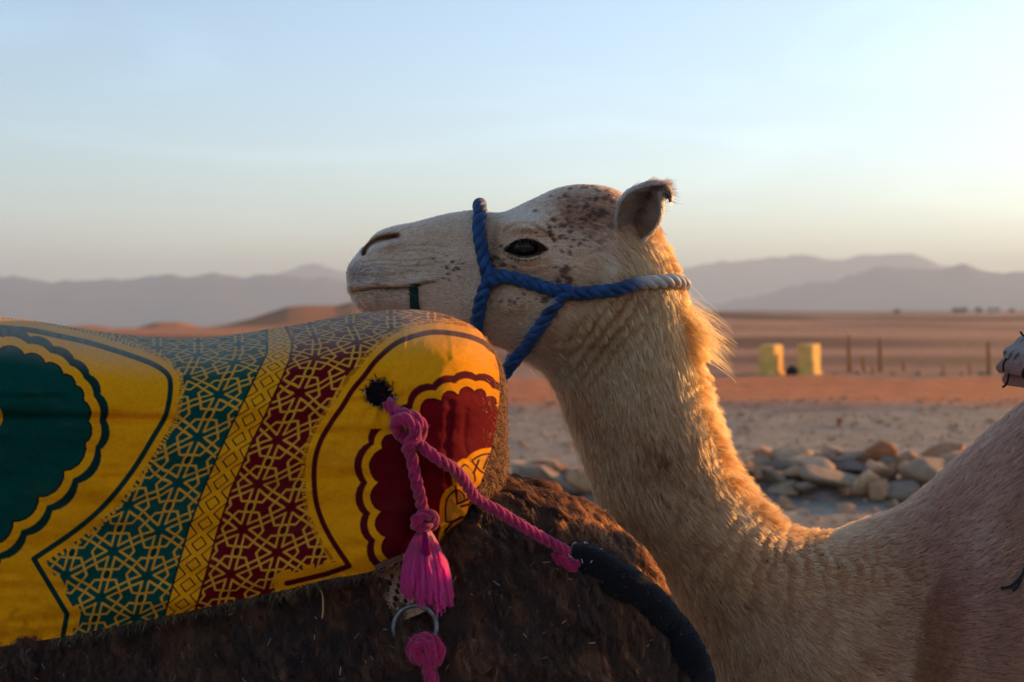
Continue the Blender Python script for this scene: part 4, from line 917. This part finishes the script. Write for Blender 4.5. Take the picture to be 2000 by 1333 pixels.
bp_ = t_.nodes.new('ShaderNodeBump'); bp_.inputs['Strength'].default_value = .25; bp_.inputs['Distance'].default_value = .0008; t_.links.new(ad_.outputs[0], bp_.inputs['Height']); t_.links.new(bp_.outputs[0], b_.inputs['Normal'])
basep = np.array([at(450, 1000, YB)[0], YB, 1.0])
pad = empty('saddle_pad', basep, 'thick saddle pad in yellow, green and red printed cloth on the brown camel', 'saddle pad')
VC, FC = CF.reshape(-1, 3), gridfaces(NU, NV + nb)
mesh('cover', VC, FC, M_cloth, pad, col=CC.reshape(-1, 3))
sub = FC
BVC = BVHTree.FromPolygons(CP[::4, ::4].reshape(-1, 3).tolist(), gridfaces(len(range(0, NU, 4)), len(range(0, NV, 4))).tolist())
def hitC(px, py, off=0.0, bvs=None):
    d_ = raydir(px, py); d_ = d_ / np.linalg.norm(d_); best = None
    for b in (bvs or (BVC, BVB)):
        h, n_, _, ds = b.ray_cast(Vector(CAM), Vector(d_))
        if h is not None and (best is None or ds < best[1]): best = (np.array(h), ds)
    p = at(px, py, YF) if best is None else best[0]
    return p - d_ * off
# felt core: rounded end and underside showing past the cover
fo = OUT[OUT[:, 1] < 1065]; fo = np.vstack([fo, [(930, 1050), (860, 1085), (700, 1128), (330, 1206), (0, 1266), (-260, 1312)]])
fo = resample(fo, 12.); tg = nrm(np.gradient(fo, axis=0)); inn = np.stack([-tg[:, 1], tg[:, 0]], 1)   # inward normal (outline runs clockwise)
rows = []
kf = np.where(fo[:, 0] > 700, np.clip((1075 - fo[:, 1]) / 330, .12, 1), 1.0)
for dd in (150., 115., 85., 60., 40., 25., 14., 7., 3., 1.5):
    q = fo + inn * (dd * kf)[:, None]; rows.append(at(q[:, 0], q[:, 1], padY(dd * kf, 0, 0) + .010))
for ins, yy in ((2, YR + .02), (6, -.26), (16, -.18), (40, -.125), (100, -.115)):
    q = fo + inn * (ins * kf)[:, None]; rows.append(at(q[:, 0], q[:, 1], np.full(len(q), yy)))
rows = np.array(rows)
M_felt = mat('brown_felt', (.030, .014, .007), rough=.95, spec=.05, var=.4, vscale=60, bump=(120, .8, .004))
mesh('felt_core', rows.reshape(-1, 3), gridfaces(len(rows), len(fo)), M_felt, pad)
GF = Grid(rows); wF = np.ones(rows.shape[:2]); fx, fy = proj(rows); wF = ((fx > 925) & (fy > 650) & (rows[..., 1] < -.2)) * 1.0
if GF.N[8, 40, 2] < 0: GF.N *= -1
Pf, Nf_, Tf, _, _ = GF.sample(7000, wF)
out_dir = nrm(Pf - at(800, 850, -.36)); Nf_ = np.where((np.sum(Nf_ * out_dir, 1) < 0)[:, None], -Nf_, Nf_)
hair('felt_fuzz', pad, strands(Pf, Nf_, nrm(Tf * .3 + np.array([0, 0, -.5])), .004 + .009 * rng.random(len(Pf)), .5, .5, 5, curl=.3), np.full(len(Pf), .00022), np.array([.045, .017, .006]) * (.3 + 1.1 * rng.random((len(Pf), 1))), M_wool, taper=.5)
# frayed hem threads
hm = []; hcol = []
for i in range(900):
    j = rng.integers(250, NU); p = CP[j, -1] + rng.normal(0, .002, 3); k = i % 5 == 0
    dr = nrm(np.array([rng.normal(0, .5), -.4, -.8 + rng.normal(0, .3)])); l = .006 + .014 * rng.random()
    s = np.linspace(0, 1, 5)[:, None]; hm.append(p + dr * l * s + rng.normal(0, .0015, (5, 3)) * s); hcol.append(LIN * .6 if k else np.array([.02, .012, .01]))
hair('hem_threads', pad, np.array(hm), np.full(len(hm), .0004), np.array(hcol), M_wool)
# ------------------------------------------------------------------ black wool tuft through the cover
M_thread = hairmat('thread', .7, .8)
M_yarn = mat('matte_yarn', tint=True, rough=1.0, spec=0.0)
tp, tcl = [], []
cT = hitC(740, 773, .010)
for i in range(1900):
    a = rng.random() * 6.28; r_ = rng.random() ** .6; p = cT + np.array([.023 * r_ * math.cos(a) - .003, .004, .019 * r_ * math.sin(a) + .002])
    dr = nrm(np.array([math.cos(a) * .7, -.6, math.sin(a) * .6]) + rng.normal(0, .5, 3)); l = .004 + .012 * rng.random() ** 2; s = np.linspace(0, 1, 6)[:, None]
    tp.append(p + dr * l * s + np.array([0, .008, -.006]) * s ** 2 + rng.normal(0, .003, (6, 3)) * s); q = rng.random()
    tcl.append((.012, .011, .013) if q < .86 else (.22, .005, .02) if q < .95 else (.5, .46, .42))
tf = empty('wool_tuft', cT, 'scruffy black wool tuft sticking out of a hole in the yellow cloth', 'tuft')
hair('wool_strands', tf, np.array(tp), np.full(len(tp), .0005), np.array(tcl), M_yarn, taper=.6)
G = lump(cT + np.array([-.002, .008, .002]), (.026, .009, .020), 3, 14, 20, .5); mesh('wool_core', G.verts(), G.faces(), mat('tuft_core', (.010, .009, .011), rough=1, spec=0), tf)

# ------------------------------------------------------------------ blue rope halter on the pale camel
def blue(s, q):
    w = noise(np.stack([s * 60, s * 0 + q * 3.1, s * 0], 1), 1, 5)[:, None]
    return np.array([.006, .050, .155]) * (.45 + .95 * w)
def nape_col(s, q):
    f = sstep(.40, .62, s)[:, None] * (1 - .1 * q); f2 = sstep(0, 1, np.clip(f, 0, 1)); return blue(s, q) * (1 - f2 * .93) + np.array([.50, .45, .38]) * f2 * .93
M_blue = mat('blue_rope', tint=True, rough=.6, spec=.3, sheen=.15, bump=(900, .5, .001))
RR = .0118
halter = empty('halter', hitA(955, 545), 'blue twisted rope halter on the pale camel\'s head', 'halter')
def onA(pts, off=RR * .75): return [hitA(a, b, off) for a, b in pts]
flip = lambda L: [np.array([p[0], -p[1], p[2]]) for p in L]
J1, J2 = (957, 543), (1093, 572)
near = onA([(940, 424), (939, 440), (941, 465), (946, 492), (952, 520), J1])
topn = [np.array([at(937, 402)[0], y, at(937, 402)[2] + dz]) for y, dz in ((near[0][1] * .62, -.004), (0, .002), (-near[0][1] * .62, -.004))]
rope('noseband', catmull(near[::-1] + topn + flip(near), 8), RR, M_blue, halter, col=blue)
lown = onA([J1, (944, 580), (938, 610), (931, 640)]); bj = at(925, 672)
lown2 = [np.array([bj[0], lown[-1][1] * .75, bj[2] + .004]), np.array([bj[0], 0, bj[2] - .006])]
rope('jaw_band', catmull(lown + lown2 + [np.array([p[0], -p[1], p[2]]) for p in lown2[:1]] + flip(lown)[::-1], 8), RR, M_blue, halter, col=blue)
chk = onA([(962, 535), (985, 540), (1010, 544), (1040, 552), (1068, 563), J2])
rope('cheek_strap', catmull(chk, 8), RR * 1.02, M_blue, halter, col=blue); rope('cheek_strap', catmull(flip(chk), 8), RR * 1.02, M_blue, halter, col=blue)
nap = onA([(1090, 574), (1120, 574), (1160, 570), (1200, 564), (1240, 558), (1275, 554), (1302, 551)], RR * .8); cN = at(1334, 552); bk = [np.array([cN[0] - .012, nap[-1][1] * .62, nap[-1][2] - .001]), np.array([cN[0] - .001, nap[-1][1] * .30, cN[2] - .003]), np.array([cN[0] + .003, 0, cN[2] - .005])]
half = nap + bk
rope('nape_strap', catmull(half, 8), RR, M_blue, halter, col=nape_col); rope('nape_strap', catmull(flip(half), 8), RR, M_blue, halter, col=nape_col)
thr = onA([(1098, 574), (1082, 598), (1062, 626), (1042, 652), (1026, 676)]); e1 = thr[-1]
ext = [at(1006, 702, e1[1] + .005), at(985, 732, e1[1] + .02), at(962, 775, -.08), at(950, 830, -.09)]
def thr_col(s, q): return blue(s, q) * (1 - .6 * np.exp(-((s - .10) / .05) ** 2)[:, None]) + np.array([.5, .47, .42]) * (.6 * np.exp(-((s - .10) / .05) ** 2) * (q == 1))[:, None]
rope('throat_lash', catmull(thr + ext, 8), RR * .98, M_blue, halter, col=thr_col)
rope('throat_lash', catmull(flip(thr) + [at(1000, 700, .06), at(1005, 706, 0.0), ext[0] + np.array([0, .02, 0])], 8), RR * .98, M_blue, halter, col=thr_col)
# loops where the ropes are spliced through each other
for (jx, jy, a0) in ((957, 541, 70), (1091, 574, 100)):
    c = hitA(jx, jy, RR * .7); d1 = np.array([math.cos(R(a0)), 0, math.sin(R(a0))]); d2 = np.array([math.sin(R(a0)), 0, -math.cos(R(a0))])
    lp_ = [c + d2 * .017 * math.cos(t) + d1 * .007 * math.sin(t) + np.array([0, -.008 * abs(math.cos(t * .5)) - .001, 0]) for t in np.linspace(-1.9, 1.9, 9)]
    rope('splice', catmull(lp_, 6), RR * .8, M_blue, halter, col=blue)
# dark green strap hanging from the corner of the mouth
gs_ = onA([(811, 553), (809, 562), (809, 575), (810, 590), (811, 604), (812, 622)], .003); W2 = .0078
gv = []; 
for i, p in enumerate(gs_):
    for w_, o_ in ((-1, .0), (-.5, -.0022), (0, -.003), (.5, -.0022), (1, .0)): gv.append(p + np.array([w_ * W2 * (1 + .08 * math.sin(i * 2)), o_ - .001, 0]))
gv = np.array(gv).reshape(len(gs_), 5, 3); gb = gv + np.array([0, .002, 0])
Vg = np.vstack([gv.reshape(-1, 3), gb.reshape(-1, 3)]); Fg = gridfaces(len(gs_), 5); Fg = np.vstack([Fg, Fg[:, ::-1] + len(gs_) * 5])
tag(mesh('mouth_strap', Vg, Fg, mat('green_webbing', (.006, .028, .022), rough=.8, spec=.2, sheen=.1, bump=(600, .6, .001)), loc=gs_[-1]), 'dark green strap hanging from the corner of the pale camel\'s mouth', 'strap')

# ------------------------------------------------------------------ pink rope, knots and tassel on the pad
def pink(s, q):
    w = noise(np.stack([s * 70, s * 0 + q * 2.7, s * 0 + 5], 1), 1, 9)[:, None]; return np.array([.42, .008, .085]) * (.5 + .85 * w)
M_pink = mat('pink_rope', tint=True, rough=.8, spec=.15, sheen=.35, bump=(1100, .8, .0015))
PR = .0086
tasR = empty('tassel_rope', hitC(830, 1100, .02), 'magenta rope hanging from the black tuft and ending in a fringed tassel', 'rope')
def onC(pts, off): return [hitC(a, b, o) for (a, b), o in zip(pts, off if hasattr(off, '__len__') else [off] * len(pts))]
# upper knot: over-under loops seen at (795, 838)
kn = [(757, 786, .006), (775, 806, .012), (800, 812, .022), (820, 826, .024), (822, 848, .014), (803, 862, .010), (782, 850, .012), (772, 828, .022), (786, 818, .032), (806, 830, .036), (812, 850, .034), (800, 868, .026), (796, 880, .014)]
kp = [hitC(a, b, o) for a, b, o in kn]
rope('knot', catmull(kp, 8), PR * 1.02, M_pink, tasR, col=pink, pitch=5.5)
rope('hanging_rope', catmull(onC([(798, 868), (803, 890), (809, 920), (815, 950), (822, 980), (828, 1010)], [.018, .013, .012, .012, .013, .016]), 8), PR, M_pink, tasR, col=pink, pitch=5.5)
k2_ = [(826, 1006, .012), (838, 1016, .024), (828, 1030, .032), (812, 1026, .022), (816, 1012, .030), (836, 1006, .034), (848, 1014, .022), (840, 1030, .018), (826, 1038, .020)]
rope('tassel_knot', catmull([hitC(a, b, o) for a, b, o in k2_], 8), PR * .95, M_pink, tasR, col=pink, pitch=5.5)
ts, tcx = [], []
for i in range(1300):
    a = rng.random() * 6.28; r_ = rng.random() ** .5; fx_ = math.cos(a) * r_; fy_ = math.sin(a) * r_
    p0 = hitC(828 + fx_ * 10, 1034, .018 - fy_ * .008); ex = 834 + fx_ * 50 + (4 if fx_ > 0 else 0); ey = 1168 + rng.normal(0, 9) - 18 * abs(fx_) + (14 if fx_ > .35 else -8)
    base_ = at(ex, ey, -.592) + np.array([0, -.030 * fy_ - .006, 0]); s = np.linspace(0, 1, 8)[:, None]
    mid = at(831 + fx_ * 46, 1085, -.600) + np.array([0, -.028 * fy_, 0]); pth = p0 * (1 - s) ** 2 + 2 * s * (1 - s) * mid + base_ * s ** 2
    wv = np.array([math.sin(i), .5 * math.cos(i * 1.7), 0]); ts.append(pth + wv * .0022 * np.sin(s * 9 + i) * s + rng.normal(0, .0007, (8, 3)) * s); tcx.append(np.array([.42, .003, .072]) * (.45 + .8 * rng.random()))
hair('tassel_strands', tasR, np.array(ts), np.full(len(ts), .0011), np.array(tcx), M_thread, taper=.9)
core_t = [at(830, 1040, -.575), at(832, 1070, -.590), at(834, 1110, -.592), at(836, 1150, -.588), at(836, 1160, -.586)]
v, f = tube(catmull(core_t, 6), np.interp(np.linspace(0, 1, 25), [0, .3, .7, 1], [.003, .006, .012, .010]), 18, squash=.7); mesh('tassel_core', v, f, mat('tassel_core', (.22, .006, .06), rough=1, spec=0), tasR)
tie = empty('tie_rope', hitC(960, 965, .01), 'magenta rope stretched from the knot on the pad to the black crupper', 'rope')
tp_ = onC([(808, 858), (830, 878), (860, 900), (895, 925), (935, 953), (975, 984), (1015, 1014), (1055, 1042), (1095, 1068), (1122, 1087)], [.026, .018, .016, .018, .024, .026, .018, .016, .015, .014])
tp_ = np.array(tp_); tl = np.linspace(0, 1, len(tp_))[:, None]; tp_[2:-1, 1] = np.minimum(tp_[2:-1, 1], (tp_[2, 1] * (1 - tl) + tp_[-1, 1] * tl)[2:-1, 0])
rope('taut_rope', catmull(tp_, 8), PR * .95, M_pink, tie, col=pink, pitch=5.0)
rope('turned_end', catmull(onC([(1124, 1086), (1128, 1098), (1118, 1104), (1100, 1094), (1088, 1084)], [.014, .02, .018, .014, .006]), 8), PR * 1.25, M_pink, tie, col=pink)
def fuzz(pathpts, rad, n, col, name, parent, L=.004):
    p = resample(np.asarray(pathpts), .002); k = rng.integers(0, len(p), n); dr = nrm(rng.normal(size=(n, 3))); P = p[k] + dr * rad
    hair(name, parent, strands(P, dr, nrm(rng.normal(size=(n, 3))), L * (.4 + rng.random(n)), .6, .4, 4), np.full(n, .00018), np.asarray(col) * (.6 + .7 * rng.random((n, 1))), M_thread)
fuzz(catmull(tp_, 8), PR * .95, 2600, (.52, .02, .11), 'rope_fuzz', tie); fuzz(catmull(kp, 8), PR, 1200, (.52, .015, .10), 'rope_fuzz', tasR)
stub = empty('rope_stub', at(992, 945, -.30), 'short end of magenta rope showing behind the felt edge of the pad', 'rope')
rope('stub', catmull([at(970, 938, -.26), at(985, 944, -.28), at(996, 947, -.29), at(1002, 952, -.27), at(1000, 975, -.25)], 6), PR * .9, M_pink, stub, col=pink)
# ------------------------------------------------------------------ girth strap, iron ring and lower rope
M_web = mat('tan_webbing', tint=True, rough=.9, spec=.1, bump=(500, .7, .002))
gst = empty('girth_strap', hitC(770, 1160, .01), 'frayed tan and black woven strap holding the iron ring', 'strap')
cen_p = [(762, 1092), (768, 1120), (778, 1150), (792, 1180), (806, 1204)]; nw = 28; nl = 60
cp_ = np.array([hitC(a, b, .016) for a, b in cen_p]); cc_ = catmull(cp_, nl // 4); U_ = np.array([.86, -.05, .36]); U_ = U_ / np.linalg.norm(U_)
ws = np.linspace(-1, 1, nw); PW = cc_[:, None] + ws[None, :, None] * U_ * .0235 + np.array([0, -.003, 0]) * (1 - ws ** 2)[None, :, None]
lw = np.arange(len(cc_)); blk = ((np.floor(lw / 5)[:, None] + np.floor((ws + 1) * 4)[None, :]) % 3 < 1) & (np.abs(ws)[None, :] < .68) & (lw[:, None] > 14) & (lw[:, None] < 52)
PW = PW + np.array([0, -.0022, 0]) * (((lw % 4 < 2)[:, None] ^ (np.arange(nw) % 4 < 2)[None, :])[..., None]) + rng.normal(0, .0005, PW.shape)
cw = np.where(blk[..., None], np.array([.012, .011, .012]), np.array([.44, .29, .17])) * (.6 + .6 * rng.random(PW.shape[:2] + (1,))); cw = np.where((lw < 10)[:, None, None], np.array([.34, .29, .25]) * (.5 + .6 * (lw % 3 > 0))[:, None, None], cw)
Bw = PW + np.array([0, .006, 0]); npw = PW.shape[0] * nw
Fw = gridfaces(PW.shape[0], nw); mesh('band', np.vstack([PW.reshape(-1, 3), Bw.reshape(-1, 3)]), np.vstack([Fw, Fw[:, ::-1] + npw]), M_web, gst, col=np.vstack([cw.reshape(-1, 3)] * 2))
rc = hitC(811, 1225, .012); ra = np.linspace(0, 2 * math.pi, 61)[:-1]; rR = 43 * 1.93 / FPX
rp = np.stack([rc[0] + rR * np.cos(ra), rc[1] + .004 * np.sin(ra) - .004, rc[2] + rR * np.sin(ra)], 1)
Vr = []; ns_ = 12
for i in range(60):
    rd = np.array([math.cos(ra[i]), 0, math.sin(ra[i])])
    for k in range(ns_): Vr.append(rp[i] + .0034 * (math.cos(k / ns_ * 6.2832) * rd + math.sin(k / ns_ * 6.2832) * np.array([0, 1, 0])))
Fr = [[i * ns_ + k, ((i + 1) % 60) * ns_ + k, ((i + 1) % 60) * ns_ + (k + 1) % ns_, i * ns_ + (k + 1) % ns_] for i in range(60) for k in range(ns_)]
tag(mesh('iron_ring', np.array(Vr), Fr, mat('worn_iron', (.17, .17, .175), rough=.48, metal=.8, var=.5, vscale=90, bump=(300, .5, .001)), loc=rc), 'grey iron ring hanging from the woven strap', 'ring')
lr = empty('ring_rope', hitC(835, 1300, .01), 'magenta rope knotted through the iron ring', 'rope')
k3 = [(848, 1340, .012), (842, 1310, .014), (828, 1292, .022), (808, 1282, .026), (806, 1262, .026), (824, 1248, .030), (846, 1252, .034), (858, 1272, .030), (850, 1292, .024), (826, 1290, .034), (812, 1270, .038), (824, 1258, .040), (840, 1266, .042), (842, 1290, .034), (836, 1312, .024), (846, 1345, .018), (850, 1390, .012)]
k3p = catmull([hitC(a, b, o) for a, b, o in k3], 8); rope('knotted_rope', k3p, PR * 1.0, M_pink, lr, col=pink); fuzz(k3p, PR, 3800, (.56, .015, .10), 'rope_fuzz', lr, .006)
# ------------------------------------------------------------------ black padded crupper
M_blackw = mat('black_felt', (.010, .009, .012), rough=.95, spec=.08, sheen=.1, bump=(300, .9, .004))
crp = [hitC(a, b, o) for a, b, o in [(1112, 1082, .010), (1150, 1098, .018), (1190, 1122, .018), (1235, 1152, .02), (1278, 1190, .02), (1312, 1232, .018)]]
crp += [at(1344, 1280, -.40), at(1362, 1335, -.36), at(1368, 1400, -.33), at(1366, 1480, -.31)]
crupper = empty('crupper', crp[3], 'thick black padded crupper curving round the brown camel\'s rump', 'crupper')
cpath = catmull(crp, 10); crad = np.interp(np.linspace(0, 1, len(cpath)), [0, .06, .2, .6, 1], [.016, .023, .027, .028, .028]) * (1 + .12 * (fbm(cpath, 40, 9) - .5))
v, f = tube(cpath, crad, 26); v = v + (fbm(v, 70, 14) - .5)[:, None] * .004; mesh('tube', v, f, M_blackw, crupper)
k = rng.integers(0, len(cpath) - 1, 9000); dr = nrm(rng.normal(size=(9000, 3))); tt = nrm(np.gradient(cpath, axis=0))[k]; dr = nrm(dr - tt * np.sum(dr * tt, 1, keepdims=True)); Pk = cpath[k] + (cpath[k + 1] - cpath[k]) * rng.random((9000, 1)) + dr * crad[k][:, None] * .97
hair('felt_fuzz', crupper, strands(Pk, dr, tt, .002 + .005 * rng.random(9000), .5, .5, 4, curl=.3), np.full(9000, .0002), np.where(rng.random((9000, 1)) < .03, np.array([.25, .23, .23]), np.array([.014, .012, .016])) * (.5 + rng.random((9000, 1))), M_yarn)
fr, fcx = [], []
for i in range(46):
    p = hitC(1140 + rng.normal(0, 10), 1085 + rng.normal(0, 16), .024); dr = nrm(np.array([rng.normal(.1, .6), -.5, rng.normal(.3, .7)])); l = .006 + .014 * rng.random(); s = np.linspace(0, 1, 6)[:, None]
    fr.append(p + dr * l * s + rng.normal(0, .003, (6, 3)) * s); fcx.append((.55, .53, .52) if i % 3 == 0 else (.05, .06, .09) if i % 3 == 1 else (.012, .012, .016))
hair('frayed_end', crupper, np.array(fr), np.full(len(fr), .0007), np.array(fcx), M_yarn, taper=.8)
# straw bits caught in the wool, a hanging yellow thread
sv, scol = [], []
for i in range(150):
    a, b = rng.uniform(-20, 1300), rng.uniform(1000, 1340)
    if b < hem(a) + 12 or (a > 1000 and b < 950 + (a - 1000) * .55 + 20): continue
    p = hitC(a, b, .020); dr = nrm(rng.normal(size=3) * np.array([1, .3, 1])); l = .003 + .009 * rng.random(); s = np.linspace(-.5, .5, 3)[:, None]; sv.append(p + dr * l * s); scol.append((.42, .32, .18) if rng.random() < .7 else (.5, .5, .5))
hair('straw_bits', camelB, np.array(sv), .0003 + .0003 * rng.random(len(sv)), np.array(scol) * .7, M_thread, taper=.8)
thp = catmull([hitC(a, b, o) for a, b, o in [(618, 1138, .012), (624, 1150, .016), (630, 1165, .024), (631, 1190, .026), (629, 1208, .022)]], 8); v, f = tube(thp, .0011, 8)
tag(mesh('loose_thread', v, f, mat('yellow_thread', (.50, .32, .12), rough=.8), loc=thp[0]), 'loose yellow thread hanging from the lower hem of the saddle pad', 'thread')
# ------------------------------------------------------------------ rolled bundle on the pale camel's back, with its cord
bun = empty('saddle_bundle', at(2060, 800, 0.), 'rolled white and brown blanket bundle tied with black cord on the pale camel', 'bundle')
nu, nv = 70, 90; tb_ = np.linspace(0, 2 * math.pi, nv, endpoint=False); Pb = np.zeros((nu, nv, 3)); colb = np.zeros((nu, nv, 3))
for i in range(nu):
    t = i / (nu - 1); yy = -.19 + .46 * t; end = min(1.0, (min(t, 1 - t) / .10 + .02)) ** .45
    cx, cz = at(2132, 722, -.05)[0], at(2132, 722, -.05)[2]
    rx = 78 * .00088 * end; rz = 56 * .00088 * end
    lob = 1 + .10 * np.sin(tb_ * 3 + 1.2 + t * 1.5) + .10 * (noise(np.stack([np.cos(tb_) * 2.2, np.sin(tb_) * 2.2, t * 5 + tb_ * 0], 1), 1, 50) - .5) + .05 * np.sin(tb_ * 9 + t * 4) - .22 * np.exp(-((np.mod(tb_ - 3.55, 6.2832) - .0) / .10) ** 2) - .20 * np.exp(-((tb_ - 4.15) / .10) ** 2)
    Pb[i] = np.stack([cx + rx * lob * np.cos(tb_), yy + tb_ * 0, cz + rz * lob * np.sin(tb_)], 1)
    up = sstep(-.06, .06, np.sin(tb_) - .12 + .12 * np.sin(tb_ * 5 + t * 9))[:, None]; pat = ((np.sin(tb_ * 11 + 3 * np.sin(t * 20)) * np.sin(t * 38 + 2 * np.cos(tb_ * 3))) > .62)[:, None] * up
    colb[i] = (np.array([.22, .10, .065]) * (1 - up) + np.array([.24, .20, .175]) * up) * (1 - pat) + np.array([.02, .02, .022]) * pat
mesh('blanket_roll', np.vstack([Pb.reshape(-1, 3), Pb[0].mean(0)[None], Pb[-1].mean(0)[None]]), gridfaces(nu, nv, True).tolist() + [[nu * nv, j, (j + 1) % nv] for j in range(nv)] + [[nu * nv + 1, (nu - 1) * nv + (j + 1) % nv, (nu - 1) * nv + j] for j in range(nv)], mat('blanket_wool', tint=True, rough=.9, spec=.1, sheen=.2, bump=(200, .8, .003)), bun, col=np.vstack([colb.reshape(-1, 3), colb[0, :1], colb[-1, :1]]))
M_cord = mat('black_cord', (.015, .014, .016), rough=.8, spec=.2, sheen=.1)
for i in (12, 40):
    ring = Pb[i] + (Pb[i] - Pb[i].mean(0)) * .05; ring = np.vstack([ring, ring[:2]]); v, f = tube(ring, .0032, 8); mesh('cord', v, f, M_cord, bun)
for pth in ([(1993, 648), (1998, 655), (2008, 662), (2020, 676)], [(1966, 700), (1960, 712), (1960, 726)], [(1975, 715), (1970, 735), (1966, 750), (1958, 757)]):
    v, f = tube(catmull([at(a, b, .16) for a, b in pth], 6), .0022, 8); mesh('cord', v, f, M_cord, bun)
ch = catmull([hitA(1955, 1153, .006), hitA(1972, 1151, .008), hitA(1988, 1140, .008), hitA(2000, 1122, .008), hitA(2016, 1080, .008), hitA(2040, 980, .008), hitA(2060, 880, .008), hitA(2080, 800, .008), at(2125, 745, -.185)], 8); v, f = tube(ch, .0026, 8)
ch2 = catmull([hitA(1978, 1158, .006), hitA(1988, 1150, .008), hitA(1996, 1136, .009)], 6); v2_, f2_ = tube(ch2, .0022, 8); v, f = merge([(v, f), (v2_, f2_)])
tag(mesh('dangling_cord', v, f, M_cord, loc=ch[0]), 'thin black cord dangling against the pale camel\'s shoulder', 'cord')

# ------------------------------------------------------------------ hair and threads belong to the part they grow on
for root, host, names in ((camel, 'body', ('fur', 'mane', 'mane_tuft', 'beard', 'whiskers', 'eyelashes')), (camelB, 'body', ('wool', 'straw_bits')), (pad, 'felt_core', ('felt_fuzz',)), (pad, 'cover', ('hem_threads',)), (tasR, 'tassel_core', ('tassel_strands',)), (crupper, 'tube', ('felt_fuzz', 'frayed_end'))):
    kids = list(root.children); h = [o for o in kids if o.name.split('.')[0] == host][0]
    for o in kids:
        if o.name.split('.')[0] in names: o.parent = h; o.matrix_parent_inverse = Matrix.Identity(4)
